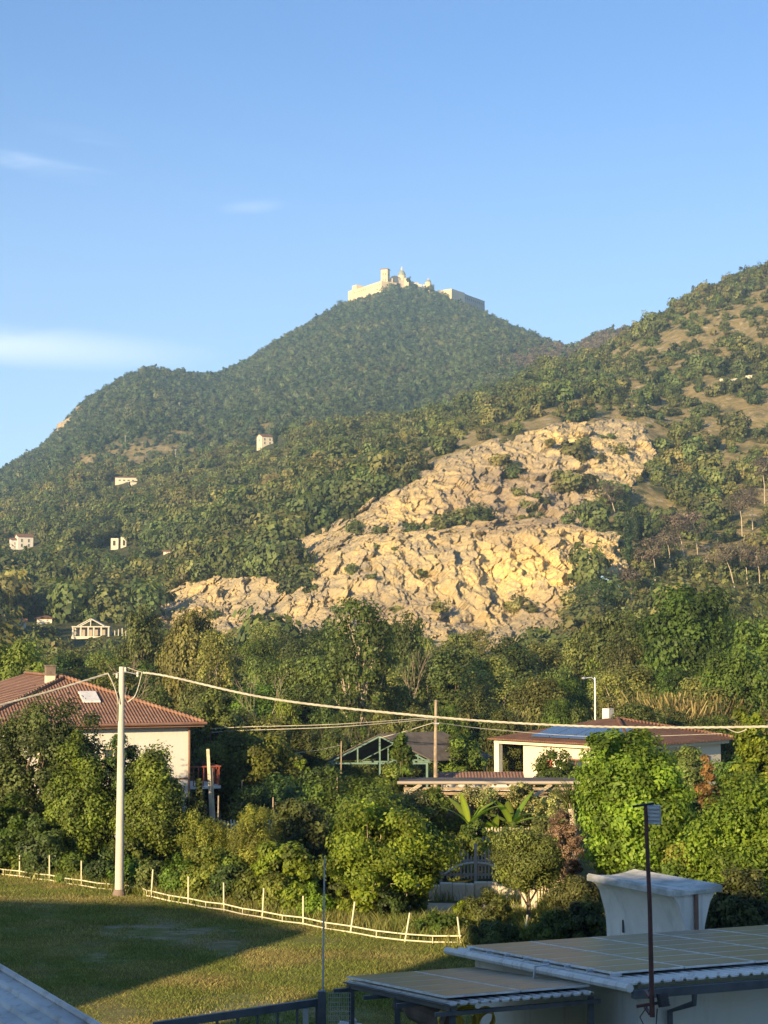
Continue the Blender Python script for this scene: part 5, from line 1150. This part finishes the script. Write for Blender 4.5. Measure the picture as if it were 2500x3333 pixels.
P('bamboo_bush','wide feathery olive yellow bush behind the white rails','bamboo',820,2632,66,220,M_yellow,11,.15,n=90,per=190,size=.085,aspect=.28,droop=.3,trunk=False)
P('shrub','low dark shrub in the shade behind the fence','shrub',750,2800,65,200,M_green,12,n=50,per=130,trunk=False)
P('broadleaf_tree','glossy dark green tree left of the lime green tree','tree',985,2585,69,210,MATS['dark_leaves'],13,.1,n=80,per=150,size=.11)
P('shrub','yellow green bush at the foot of the glossy tree','shrub',950,2740,63,200,M_lime,14,.2,n=70,per=150,trunk=False)
P('shrub','small yellowish shrub against the left side of the lime tree','shrub',870,2700,65,110,M_yellow,15,.3,n=40,per=130,trunk=False)
P('citrus_tree','spreading lime green tree with pale trunks in the middle of the garden','tree',1215,2560,61,370,M_lime,16,.0,n=72,per=190,size=.10,low=.22,bark=M_bark_pale,tr=.07,nlimb=12,lob=.55,inner=.3,rc=.31)
P('broadleaf_tree','darker leafy tree pressed against the right of the lime tree','tree',1345,2640,62.5,210,M_green,17,n=70,per=140,low=.15)
P('broadleaf_tree','dark green tree behind the lime tree, below the open shed','tree',1180,2510,74,330,M_green,18,n=80,per=150)
P('broadleaf_tree','slim light green tree rising in front of the open shed','tree',1310,2355,84,110,M_green,19,.35,n=50,per=130,size=.12,low=.2)
P('shrub','yellowish green shrub below the open shed','shrub',1250,2470,80,170,M_green,20,n=50,per=130,trunk=False)
P('broadleaf_tree','round dark leaved tree between the wooden pole and the villa','tree',1495,2370,97,160,M_green,21,n=70,per=140,size=.13)
P('broadleaf_tree','large sunlit green tree with a shaded foot left of the open shed','tree',800,2375,92,270,M_green,22,n=90,per=150,size=.13)
P('broadleaf_tree','small bright sapling in the dark hollow','tree',985,2450,88,60,M_lime,23,n=14,per=90,low=.3)
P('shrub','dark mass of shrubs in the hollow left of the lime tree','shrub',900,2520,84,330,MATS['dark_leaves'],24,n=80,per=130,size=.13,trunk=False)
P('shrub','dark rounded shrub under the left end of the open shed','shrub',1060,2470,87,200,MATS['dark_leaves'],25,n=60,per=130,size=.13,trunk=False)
P('flowering_vine','pale flowering vine over the left end of the pergola','vine',1345,2572,77.5,200,M_flower,26,n=50,per=110,size=.075,low=.45,trunk=True)
P('flowering_vine','pale vine trailing along the middle beam of the pergola','vine',1555,2568,77.4,150,M_flower,27,n=30,per=100,size=.075,low=.74,trunk=True,nlimb=3,tr=.03)
P('flowering_vine','pale vine hanging down the right post of the pergola','vine',1790,2570,77.2,130,M_flower,28,n=50,per=110,size=.075,low=.12,trunk=True,tr=.04)
P('shrub','yellow hedge behind the picket fence under the pergola','shrub',1450,2640,79.5,160,M_yellow,29,n=40,per=120,trunk=False)
P('shrub','yellow leaved hedge right of the banana plants','shrub',1700,2640,79.3,180,M_yellow,30,n=40,per=120,trunk=False)
P('shrub','tangle of garden plants behind the grey gate','shrub',1480,2700,70,180,M_green,31,n=40,per=110,trunk=False)
P('olive_tree','feathery olive coloured tree right of the garden gate','tree',1720,2715,58.5,250,M_olive,32,n=90,per=170,size=.085,low=.40,aspect=.35)
P('olive_tree','dark olive shrub left of the white concrete shell','shrub',1872,2825,54.5,200,M_olive,33,n=90,per=160,size=.08,aspect=.4,trunk=False)
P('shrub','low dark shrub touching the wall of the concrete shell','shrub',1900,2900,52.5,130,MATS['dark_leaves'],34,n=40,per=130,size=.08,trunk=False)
P('shrub','dry pinkish grey shrub in front of the palm','shrub',1828,2620,64,130,M_dry,35,n=60,per=170,size=.05,low=.15)
P('citrus_tree','big round lime green tree in full sun behind the mast','tree',2085,2388,61,390,M_lime,36,n=150,per=190,size=.12,low=.10,bark=M_bark_pale,tr=.14,lob=.2,inner=.5)
P('reddish_shrub','reddish brown shrub right of the big lime tree','shrub',2305,2470,72,130,M_redleaf,37,.2,n=50,per=120,low=.1)
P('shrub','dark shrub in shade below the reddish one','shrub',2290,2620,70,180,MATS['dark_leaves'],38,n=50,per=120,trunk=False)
P('citrus_tree','yellow green tree cut by the right edge','tree',2480,2262,64,230,M_lime,39,n=90,per=170,size=.12,low=.1)
P('evergreen_bush','huge rounded bright green bush at the right edge behind the shed','bush',2465,2560,56.5,430,M_lime,40,n=160,per=190,size=.10,low=-.05,lob=.2,trunk=False)
P('evergreen_bush','yellow tinted bush on the left flank of the huge right bush','bush',2235,2720,57.5,170,M_yellow,41,n=60,per=150,size=.09,trunk=False)
P('shrub','dark leafy shrub behind the concrete shell','shrub',2130,2790,57,260,M_green,42,n=70,per=140,trunk=False)
P('shrub','dark grey green shrub right of the concrete shell','shrub',2400,2830,52,260,MATS['dark_leaves'],43,n=70,per=140,size=.09,trunk=False)
P('shrub','low shrub in front of the villa wall','shrub',1820,2450,92,200,M_green,44,n=50,per=120,size=.12,trunk=False)
P('shrub','thin leafed bush before the villa porch','shrub',1740,2515,90,120,M_olive,45,n=30,per=110,size=.11,trunk=False)
P('shrub','low hedge under the villa porch','shrub',1600,2515,92,160,M_yellow,46,n=30,per=110,size=.11,trunk=False)
P('shrub','olive shrub right of the villa','shrub',2240,2400,98,180,M_olive,47,n=50,per=120,size=.13,trunk=False)
P('shrub','dark shrub at the right end of the villa roof','shrub',2420,2440,90,220,M_green,48,n=50,per=120,size=.13,trunk=False)
P('shrub','bushy plant between the big lime tree and the huge right bush','shrub',2260,2640,66,130,MATS['dark_leaves'],49,n=40,per=120,trunk=False)  # dark leaf colour stands in for the shaded gap here
P('agave_shrub','grey green spiky shrub before the gravel drive','shrub',1590,2905,57.5,150,M_olive,50,n=40,per=120,size=.10,aspect=.25,trunk=False)
P('shrub','light green weeds right of the gravel drive','shrub',1505,2925,60,70,M_lime,51,n=20,per=90,size=.07,trunk=False)
P('shrub','weedy bush in front of the concrete shell shade','shrub',1790,2960,53.5,170,M_green,52,n=40,per=120,size=.07,trunk=False)
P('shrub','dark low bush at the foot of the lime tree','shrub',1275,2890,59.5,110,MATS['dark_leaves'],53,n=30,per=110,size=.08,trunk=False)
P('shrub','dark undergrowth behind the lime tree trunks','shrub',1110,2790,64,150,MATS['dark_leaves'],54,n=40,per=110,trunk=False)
P('broadleaf_tree','dark tree behind the left house, right of its chimney','tree',340,2200,108,240,MATS['belt_leaves'],55,n=60,per=120,size=.15)
P('olive_tree','grey green tree beside the right corner of the red roof','tree',690,2230,100,190,M_olive,56,n=70,per=140,size=.13)
P('broadleaf_tree','dark tree filling the gap right of the tiled house','tree',730,2420,93,160,MATS['dark_leaves'],57,n=50,per=120,size=.13)

# low hedge right behind the rails
_hx = [(-10,1.7,'g'),(75,1.5,'g'),(160,1.9,'d'),(240,1.4,'g'),(330,1.5,'d'),(425,1.3,'g'),(500,1.6,'d'),(575,1.4,'g'),(650,1.8,'y'),(735,1.9,'d'),(815,1.7,'g'),(890,1.6,'y'),(960,1.2,'l'),(1035,1.1,'l')]
for i, (hx, hh_, hm) in enumerate(_hx):
    yb_ = G(hx, np.interp(hx, [0, 1500], [2850, 3088])).y + .95; q = W(hx, HOR, yb_)
    syt = CY + F*((CAMZ-hh_)*math.cos(PITCH)+yb_*math.sin(PITCH))/(yb_*math.cos(PITCH)-(CAMZ-hh_)*math.sin(PITCH))
    P('hedge_shrub', '%s low %s hedge shrub from the left behind the white rails' % (ORD[i], {'g':'green','d':'dark','y':'yellowish','l':'lime green'}[hm]), 'shrub', hx, syt, yb_, 115, {'g':M_green,'d':MATS['dark_leaves'],'y':M_yellow,'l':M_lime}[hm], 700+i, n=26, per=110, size=.09, rc=.5, trunk=False, low=-.1, group='low shrubs behind the white rails')
P('climbing_shrub','leafy climber smothering the left end of the tall picket fence','shrub',1530,2680,72.5,100,M_green,80,n=30,per=110,trunk=False)
P('climbing_shrub','olive climber over the right end of the tall picket fence','shrub',1752,2660,72.8,110,M_olive,81,n=34,per=110,trunk=False)
P('shrub','small green bush before the middle of the picket fence','shrub',1628,2722,71,90,M_green,82,n=24,per=100,trunk=False)
P('shrub','tangled green shrub left of the grey garden gate','shrub',1420,2740,66.6,110,M_green,83,n=34,per=110,trunk=False)
P('shrub','weeds along the rails near the last fence posts','shrub',1420,2985,57,170,M_green,85,n=30,per=100,size=.08,trunk=False)
P('shrub','tall weeds at the end of the rail fence by the shed','shrub',1620,2990,54.5,190,M_olive,86,n=34,per=110,size=.08,aspect=.3,trunk=False)
P('shrub','bright weeds under the lime tree','shrub',1150,2890,60,120,M_lime,87,n=20,per=90,trunk=False)
P('vine','leafy vine covering the left posts of the pergola','vine',1290,2580,77.6,150,M_green,88,n=40,per=110,trunk=False)
P('vine','dark leaved creeper behind the middle pergola beam','vine',1640,2600,78.2,180,MATS['dark_leaves'],89,n=30,per=110,low=.5,trunk=True,tr=.03)
P('vine','green vine spilling over the left half of the pergola edge','vine',1405,2560,77.3,130,M_green,90,n=26,per=110,low=.6,trunk=True,tr=.03,nlimb=4)
P('vine','pale green vine hanging from the pergola edge before the villa','vine',1700,2556,77.3,120,M_flower,91,n=24,per=110,size=.075,low=.6,trunk=True,tr=.03,nlimb=4)
# blades: reeds, tall grass, bananas, palm
def blades(name, mat, n, h, spread, width, seed, bend=.35, plume=False, segs=4):
    r = np.random.default_rng(seed); V = []; Q = []; T = []
    for i in range(n):
        x, y = r.normal(size=2)*spread*.5; a = r.uniform(0, 6.28); hh = h*r.uniform(.55, 1.05); bd = bend*r.uniform(.3, 1.3)*hh; w = width*r.uniform(.6, 1.2); wa = r.uniform(0, 6.28); tn = r.random()
        b = len(V); dx, dy = math.cos(a), math.sin(a); ox, oy = math.cos(wa)*w, math.sin(wa)*w
        for k in range(segs+1):
            s = k/segs; q = (1-s)**.6 if k < segs else .06
            if plume and s > .7: q = 2.2*(1-abs(s-.85)/.3)
            px, py, pz = x+dx*bd*s*s, y+dy*bd*s*s, hh*(s-.18*bend*s*s)
            V += [(px-ox*q, py-oy*q, pz), (px+ox*q, py+oy*q, pz)]; T += [tn, tn]
            if k: Q.append((b+2*k-2, b+2*k-1, b+2*k+1, b+2*k))
    return np_mesh(name, V, Q, mat, tint=T)
RE = [blades('reeds', M_reed, 460, 4.2, 1.7, .028, 60+i, .30, True) for i in range(4)] + [blades('reeds', M_green, 300, 3.6, 1.6, .055, 70+i, .45) for i in range(2)]
reeds = []
for i in range(30):
    reeds.append((1500+i*33+random.uniform(-14,14), 118+random.uniform(-4,9), random.uniform(.75,1.25), random.choice((0,1,2,3,4,5))))
for x in (860, 905, 960, 820): reeds.append((x, 121, .9, random.choice((4,5,0))))
for i in range(10): reeds.append((2050+i*30, 124+random.uniform(-2,2), random.uniform(1.1,1.5), random.choice((0,1,2,3))))
for i_r, (x, Y, s, k) in enumerate(sorted(reeds)):
    o = link('reed_clump', RE[k]); o.location = (Xat(x, Y), Y, 0); o.scale = (s*.9, s*.9, s); o.rotation_euler = (0,0,random.uniform(0,6)); tag(o, '%s reed clump from the left, %s, %s' % (ORD[i_r], 'dry and tawny' if k < 4 else 'green', landmark(x)), 'reeds', 'reed clumps behind the villa')
for (sx, y, Y, lab) in ((1150,2330,104,'brown dry reed clump behind the open shed'),(830,2300,112,'pinkish dry brush left of the wire')):
    o = link('dry_brush', blades('dry_brush', M_burnt, 300, W(sx,y,Y).z, 2.0, .03, int(sx), .3)); o.location = (Xat(sx, Y), Y, 0); tag(o, lab, 'brush')

def banana(sx, ytop, Y, seed, label, nl=8):
    r = random.Random(seed); h = W(sx, ytop, Y).z; t = thing('banana_plant', label, 'banana plant', (Xat(sx, Y), Y, 0), 0, 'banana plants by the fence')
    MB().tube([(0,0,0),(0,0,h*.45),(.03,0,h*.6)], [.12,.09,.05], 8).build('stem', M_green if False else M_olive, t)
    for k in range(nl):
        a = 6.28*k/nl+r.uniform(-.3,.3); L = h*.62*r.uniform(.8,1.15); el = r.uniform(.5,1.3); V = []; Q = []; T = []
        for i in range(9):
            s = i/8; x = L*s*math.cos(el)*(1+.2*s); z = h*.55+L*(math.sin(el)*s-.38*s*s*(1.6-el)); w = .19*math.sin(math.pi*min(1, s*.93+.06))**.7
            for q in (-1, 0, 1): V.append((x*math.cos(a)-q*w*math.sin(a), x*math.sin(a)+q*w*math.cos(a), z-abs(q)*.05)); T.append(.5+.4*(q == 0))
            if i:
                b = 3*i
                for q in (0, 1): Q.append((b-3+q, b-2+q, b+1+q, b+q))
        link('leaf', np_mesh('leaf', V, Q, M_banana, tint=T), t)
banana(1525, 2572, 75, 1, 'leftmost banana plant with broad drooping leaves'); banana(1662, 2580, 75, 2, 'taller upright banana plant in the middle'); banana(1600, 2650, 75, 3, 'low banana plant between the two taller ones', 6)
# palm
h = W(1872, 2560, 66).z; t = thing('palm_tree', 'small spiky palm left of the big lime tree', 'palm', (Xat(1872, 66), 66, 0))
MB().tube([(0,0,0),(-.05,0,h*.5),(-.25,0,h*.85)], [.16,.13,.11], 10).build('trunk', M_bark_pale, t)
me = blades('fronds', M_olive, 130, 1.2, .12, .035, 77, 1.2); o = link('fronds', me, t); o.location = (-.25, 0, h*.8)
o = link('fronds', me, t); o.location = (-.25, 0, h*.85); o.rotation_euler = (.5, .4, 1); o.scale = (1, 1, .8)

# grass: short tufts on the field, taller rough grass beyond the fence
TU = [blades('tuft', M_grassblade, 26, .11, .34, .010, 80+i, .7, segs=2) for i in range(3)]
TG = [blades('tall_tuft', M_tallgrass, 40, .50, .5, .016, 90+i, .5, segs=3) for i in range(3)] + [blades('tall_tuft', M_grassblade, 30, .5, .5, .014, 95, .5, segs=3)]
ng = 36000; Yg = 42+ (76-42)*rng.random(ng)**.9; Xg = rng.uniform(-1, 1, ng)*(.25*Yg)+ .3; lsx, lsy = sxpix(Xg, Yg, Yg*0), sypix(Xg, Yg, Yg*0); lb = blob(lsx, lsy, 480, 3040, 260, 34) + blob(lsx, lsy, 350, 3122, 80, 18) + blob(lsx, lsy, 720, 3090, 160, 25) + .6*blob(lsx, lsy, 850, 3300, 400, 40) + .6*blob(lsx, lsy, 60, 2955, 120, 15)
ok = (Yg < fa.y+sl*(Xg-fa.x)+.2) & (Xg < 3.2) & (rng.random(ng) > lb*1.1*(.3+2.2*np.clip(.3+noise3(Xg*1.1, Yg*.5, Xg*0, 17), 0, 1)))
Pg = np.stack([Xg, Yg, np.full(ng, .06)], 1)[ok]; n_ = len(Pg); gs = .6+.8*np.clip(.5+noise3(Pg[:,0]/2.2, Pg[:,1]/2.2, Pg[:,0]*0, 8), 0, 1.2)
scatter('lawn_grass', TU, Pg, np.stack([np.zeros(n_), np.zeros(n_), rng.uniform(0, 6.28, n_)], 1), np.stack([gs]*3, 1), rng.integers(0, 3, n_), 'short tufts of grass in the field')
ng = 9000; Xg = rng.uniform(-17, 13, ng); yb = fa.y+sl*(Xg-fa.x)+.25; Yg = yb + rng.random(ng)**1.3*12
spx, spy = sxpix(Xg, Yg, Yg*0), sypix(Xg, Yg, Yg*0)
ok = (rng.random(ng) < np.where((spx > 1180) & (spx < 1800), .35, 1)) & ~in_poly(spx, spy, [(1225,2958),(1320,2992),(1500,3000),(1640,2978),(1760,2975),(1760,2945),(1600,2935),(1310,2930)])
Pg = np.stack([Xg, Yg, np.zeros(ng)], 1)[ok]; n_ = len(Pg); gs = .6+.8*rng.random(n_)
scatter('rough_grass', TG, Pg, np.stack([np.zeros(n_), np.zeros(n_), rng.uniform(0, 6.28, n_)], 1), np.stack([gs]*3, 1), rng.integers(0, 4, n_), 'rough unmown grass beyond the white rails')

# ------------------------------------------------------------------ the belt of trees along the river, each a thing
def belt_proto(i, mat, h, r, n, per, size, low, taper, bark=None, tr=.22, nl=10, rc=.3, inner=.4):
    n = int(n*1.3); per = int(per*1.5); size *= .72; rc *= .85; g = np.random.default_rng(300+i); rz = h*(1-low)/2; cen = crown_centres(n, r*.85, rz*.88, h*low+rz, g, taper, inner, .35)
    t = thing('belt_tree', 'x', 'tree'); link('crown', crown_mesh('belt_crown', mat, cen, r*rc, per, size, 310+i, .8, .6), t); link('trunk', limb_mesh('belt_trunk', bark or M_bark, cen, h, tr, 320+i, nl, .2), t)
    return t, h, r
BP = [belt_proto(0, M_belt, 10, 3.4, 90, 110, .20, .12, .15), belt_proto(1, M_belt, 10, 3.0, 80, 110, .20, .15, .35), belt_proto(2, MATS['green_leaves'], 9, 3.6, 90, 110, .20, .08, .1),
      belt_proto(3, MATS['dark_leaves'], 10, 3.2, 80, 110, .20, .12, .2), belt_proto(4, M_olive, 8, 3.2, 80, 110, .18, .1, .1), belt_proto(5, M_belt, 12, 3.6, 50, 85, .20, .22, .1, M_bark_pale, .19, 26, .25)]
usedp = set()
def belt(kind, sx, sytop, Y, wpx, label=None, gz=0):
    t, h0, r0 = BP[kind]
    if kind in usedp: t = copy_tree(t)
    usedp.add(kind); top = W(sx, sytop, Y); h = top.z-gz; s = wpx*mpp(Y)/2/r0
    t.location = (top.x, Y, gz); t.scale = (s, s, h/h0); t.rotation_euler = (0, 0, random.uniform(0, 6.28)); t['label'] = label or 'tree of the belt'
    t['group'] = 'trees of the belt behind the village'; return t
belt(5, 1165, 1945, 129, 290, 'tall airy tree with pale forking limbs, highest of the belt in the middle')
belt(0, 615, 1950, 150, 225, 'tall dark rounded tree standing against the left lobe of the quarry')
belt(5, 690, 2050, 127, 180, 'tree with bare pale trunk right of the tall dark rounded tree')
belt(3, 460, 1990, 175, 170, 'dark tree left of the tall rounded one')
belt(2, 2230, 1895, 160, 360, 'broad green tree rising highest of the belt at the right', )
belt(4, 2010, 1950, 190, 250, 'pale grey green tree left of the broad right tree')
belt(3, 1330, 2010, 160, 160, 'dark tree tucked right of the tall airy tree')
belt(2, 60, 2075, 140, 260, 'bright green rounded tree at the left edge above the red roof')
belt(4, 640, 2190, 125, 150, 'greyish tree above the right end of the red roof')
belt(2, 2400, 2100, 128, 260, 'leafy tree close behind the right end of the reeds')
belt(2, 2500, 2010, 150, 300, 'large green tree cut by the right edge of the picture')
rr = random.Random(77)
HUE = ('soft green', 'narrow soft green', 'bright green', 'dark green', 'olive green', 'airy pale trunked')
rows = [(232, 2052, 24, 135), (212, 2062, 22, 150), (190, 2085, 20, 170), (168, 2115, 19, 180), (148, 2150, 18, 190), (132, 2215, 16, 190)]
ROWN = {232:'back row', 212:'fifth row', 190:'fourth row', 168:'third row', 148:'second row', 132:'front row'}
for (Y, yt, n_, w_) in rows:
    row_ = []
    for i in range(n_):
        x = -120 + (i+rr.random())*2740/n_; yy = yt + rr.uniform(-38, 34) - (35 if x > 1900 and Y > 160 else 0) + (30 if x < 450 and Y > 180 else 0)
        if 1350 < x < 1900 and Y > 185: yy += 22
        if x < 470 and Y > 160: yy = max(yy, 2118)
        k_ = rr.choice((0,0,1,2,2,3,3,4,5)); row_.append((x, k_, belt(k_, x, yy, Y + rr.uniform(-8, 8), w_*rr.uniform(.8, 1.25))))
    ordinals(row_, lambda w__, q: '%s tree from left in belt %s, %s, %s' % (w__, ROWN[Y], HUE[q[1]], landmark(q[0])))
# low bushes at the belt's foot
for i in range(26):
    x = -80+i*103+rr.uniform(-30,30); bl_ = belt(rr.choice((2,3,4,0)), x, 2290+rr.uniform(-25,35), 112+rr.uniform(-3,6), 150*rr.uniform(.8,1.3), 'x'); bl_['label'] = '%s low bushy tree from left at belt foot, %s' % (ORD[i], landmark(x))
for i in range(12):
    x = 690+i*60+rr.uniform(-20,20); bl_ = belt(rr.choice((3,3,0)), x, 2395+rr.uniform(-25,40), 101+rr.uniform(-2,3), 130*rr.uniform(.8,1.2), 'x'); bl_['label'] = '%s low dark tree from the left in the line behind the open shed' % ORD[i]
M_barktan = simple('tan_bark', (.30,.24,.16), .9, (.2,.16,.11), 3)
def bare(sx, ytop, Y, seed, label, gz=0, spread=.35, mat=None):
    r = random.Random(seed); h = W(sx, ytop, Y).z-gz; mb = MB()
    def br(p, d, L, rad, lev):
        q = p + d*L*.5 + Vector((r.uniform(-.05,.05), r.uniform(-.05,.05), 0))*L; e = p+d*L; mb.tube([p, q, e], [rad, rad*.8, rad*.6], 5)
        if lev:
            for _ in range(3 if lev > 1 else 2): br(p.lerp(e, r.uniform(.5,1)), (d+Vector((r.uniform(-1,1), r.uniform(-1,1), r.uniform(-.1,.5)))*spread*1.6).normalized(), L*.62, rad*.55, lev-1)
    br(Vector((0,0,0)), Vector((r.uniform(-.06,.06),0,1)).normalized(), h*.45, h*.008, 4)
    o = mb.build('bare_tree', mat or M_barktan); o.location = (Xat(sx, Y), Y, gz); return tag(o, label, 'tree')
bare(705, 2060, 138, 1, 'bare pale tree standing out right of the tiled house roof'); bare(392, 2050, 128, 2, 'bare pale tree above the concrete pole'); bare(1345, 2070, 142, 3, 'bare pale trunk right of the tall airy tree', spread=.25)
bare(860, 2110, 122, 4, 'thin bare tree between the house and the tall airy tree')

# ------------------------------------------------------------------ pines, cypresses and bushes of the quarry and right slope
def pine(sxb, syb, sxt, syt, cw, chh, label, mat, seed, grp='trees with bare pale trunks on the right slope', tr=3.4, Yf=None):
    P0 = hill_at(sxb, syb)[0] if Yf is None else W(sxb, syb, Yf); mm = mpp(P0.y); top = W(sxt, syt, P0.y)-P0; r = cw*mm/2; g = np.random.default_rng(seed)
    t = thing('pine_tree', label, 'tree', P0, 0, grp); top = Vector(top)
    cen = crown_centres(26, r*.8, chh*mm*.42, 0, g, 0, .4, .35) + np.array(top)
    link('crown', crown_mesh('pine_crown', mat, cen, r*.32, 60, .26, seed, .6, .35), t)
    mb = MB(); mid = top*.5+Vector((.03*top.z,0,0)); mb.tube([(0,0,-1), mid, top], [tr*mm*.5, tr*mm*.42, tr*mm*.2], 7)
    for c in cen[:7]: mb.tube([mid.lerp(top, .75), Vector(c)], [tr*mm*.16, tr*mm*.06], 5)
    mb.build('trunk', M_bark_pale, t)
rp = [(2416,1745,2404,1630,110,80,'burnt pine with a straight trunk, left of the top pair'),(2448,1725,2439,1620,100,80,'burnt pine with a straight trunk, right of the top pair'),
 (2228,1826,2196,1700,110,75,'burnt pine leaning left near the cypress'),(2268,1808,2254,1690,100,80,'burnt pine with a forked top right of the leaning one'),(2179,1855,2170,1750,90,80,'burnt pine just right of the dark cypress'),
 (2132,1900,2124,1790,90,90,'slim burnt pine below the cypress'),(2390,1912,2355,1800,120,80,'burnt pine leaning left in the lower group'),(2430,1905,2419,1800,100,80,'burnt pine in the middle of the lower group'),(2468,1912,2462,1810,100,90,'rightmost burnt pine of the lower group'),
 (2005,1668,1975,1600,110,90,'burnt pine on the upper right rim of the quarry'),(2057,1956,2048,1880,90,80,'small burnt pine near the foot of the quarry'),(2490,1640,2480,1520,90,90,'tall burnt pine at the right edge'),(2095,1880,2085,1800,70,60,'thin burnt pine at the quarry rim')]
for i, a in enumerate(rp): pine(*a[:7], M_burnt, 600+i)
pine(1999, 2032, 1930, 1925, 190, 110, 'large dark pine leaning left over the quarry foot', MATS['dark_leaves'], 640, tr=5)
pine(2400, 2130, 2395, 2000, 150, 90, 'dark tree with a pale trunk low on the right', M_burnt, 641)
pine(1122, 1012, 1108, 984, 36, 14, 'lone umbrella pine on the skyline left of the abbey', MATS['dark_leaves'], 642, 'skyline pines', 2, 1960)
for (sx, y1, y0, w_, lab) in ((2045,1835,1650,34,'tallest dark cypress beside the quarry rim'),(2072,1770,1668,26,'shorter dark cypress right of the tallest one'),(893,1462,1412,20,'dark cypress right of the farmhouse gable')):
    P0, _ = hill_at(sx, y1); mm = mpp(P0.y); hh = (y1-y0)*mm; g = np.random.default_rng(sx); k = 60
    zz = g.random(k); cen = np.stack([g.normal(size=k)*w_*mm*.16*(1-zz*.7), g.normal(size=k)*w_*mm*.16*(1-zz*.7), zz*hh], 1)
    t = thing('cypress', lab, 'cypress', P0, 0, 'cypresses on the slope'); link('crown', crown_mesh('cypress_crown', M_cyp, cen, w_*mm*.3, 60, .25, sx, 1.5, .4), t); MB().tube([(0,0,-1),(0,0,hh*.5)], .2, 6).build('trunk', M_bark, t)
def at_quarry(sx, sy):
    d = (qsx-sx)**2 + (sypix(RX, RY, RZ)-sy)**2 + (qsx*0); i = np.unravel_index(np.argmin(d), d.shape); return Vector((RX[i], RY[i], RZ[i]))
qb = [(1630,1520,70),(1670,1555,60),(1920,1375,0),(1860,1490,90),(1890,1470,60),(1950,1500,50),(1845,1575,110),(1820,1590,70),(1670,1610,40),(1735,1620,45),(1725,1660,50),(1760,1685,40),(1695,1690,35),(1870,1660,40),(1850,1705,45),(1775,1640,30),
 (1515,1690,90),(1560,1700,80),(1470,1710,80),(1430,1722,60),(1380,1730,60),(1330,1735,50),(1240,1742,50),(1160,1720,60),(1145,1735,50),(1420,1690,40),(1690,1965,60),(1660,1980,50),(1720,1990,40),(1375,1870,30),(1150,1860,40),(1210,1880,30),(1290,1790,25),(1230,1785,20),(980,1895,90),(950,1930,80),(1010,1920,60),(890,2020,60),(1420,1990,50),(1300,1990,40),(1100,1990,40),(700,2010,40),(820,2030,50),(1880,2010,90),(1920,1960,60),(1640,1440,30),(1990,1430,40),(2010,1480,50),(1780,1450,30)]
qb = [q for q in qb if q[2]]; qb.sort()
for i, (sx, sy, w_) in enumerate(qb):
    p = at_quarry(sx, sy); s = w_*mpp(p.y)/5.0*1.15; o = link('quarry_bush', HP[(i*3) % 4]); o.location = p-Vector((0,.3,.8*s)); o.scale = (s, s, s*.85); o.rotation_euler = (0,0,i)
    tag(o, '%s bush from the left on the bare quarry rock, %s, on the %s' % (ORD[i], 'large' if w_ > 65 else 'medium' if w_ > 42 else 'small', 'upper cliff' if sy < 1660 else 'middle ledge' if sy < 1760 else 'lower cliff'), 'bush', 'bushes on the quarry rock')
SUMT = []
# abbey trees: dark crowns under the walls
for i, (sx, sy, w_) in enumerate(((1250,945,50),(1285,930,50),(1320,932,50),(1350,938,46),(1380,945,46),(1225,955,46),(1410,950,46),(1436,958,44),(1198,968,40),(1165,976,36),(1300,950,50),(1470,975,50),(1500,992,50),(1530,1010,50),(1440,985,46),(1340,925,40),(1140,985,34),(1555,1022,46),(1270,938,46),(1330,905,18),(1402,925,24))):
    Y = 1988; p = W(sx, sy, Y); s = w_*mpp(Y)/5.0; o = link('summit_tree', HP[4+i % 3]); o.location = p-Vector((0,0,s*4.2)); o.scale = (s,s,s); o.rotation_euler=(0,0,i*1.3)
    SUMT.append((sx, 0, tag(o, None, 'tree', 'trees below the abbey walls')))

ordinals(SUMT, lambda w_, q: '%s dark tree from the left in the row crowding below the abbey walls' % w_)
# ------------------------------------------------------------------ air
HZ = True
if HZ:
    m = bpy.data.materials.new('haze_air'); m.use_nodes = True; t = m.node_tree; t.nodes.clear(); o_ = N(t, 'ShaderNodeOutputMaterial'); v_ = N(t, 'ShaderNodeVolumePrincipled')
    v_.inputs['Color'].default_value = (.42,.68,1,1); v_.inputs['Density'].default_value = .00018; v_.inputs['Anisotropy'].default_value = .0; t.links.new(v_.outputs[0], o_.inputs['Volume'])
    mb = MB(); mb.box(-2600, 2600, -650, 2560, -6, 560); tag(mb.build('haze', m), 'thin evening haze in the valley air', kind='stuff')
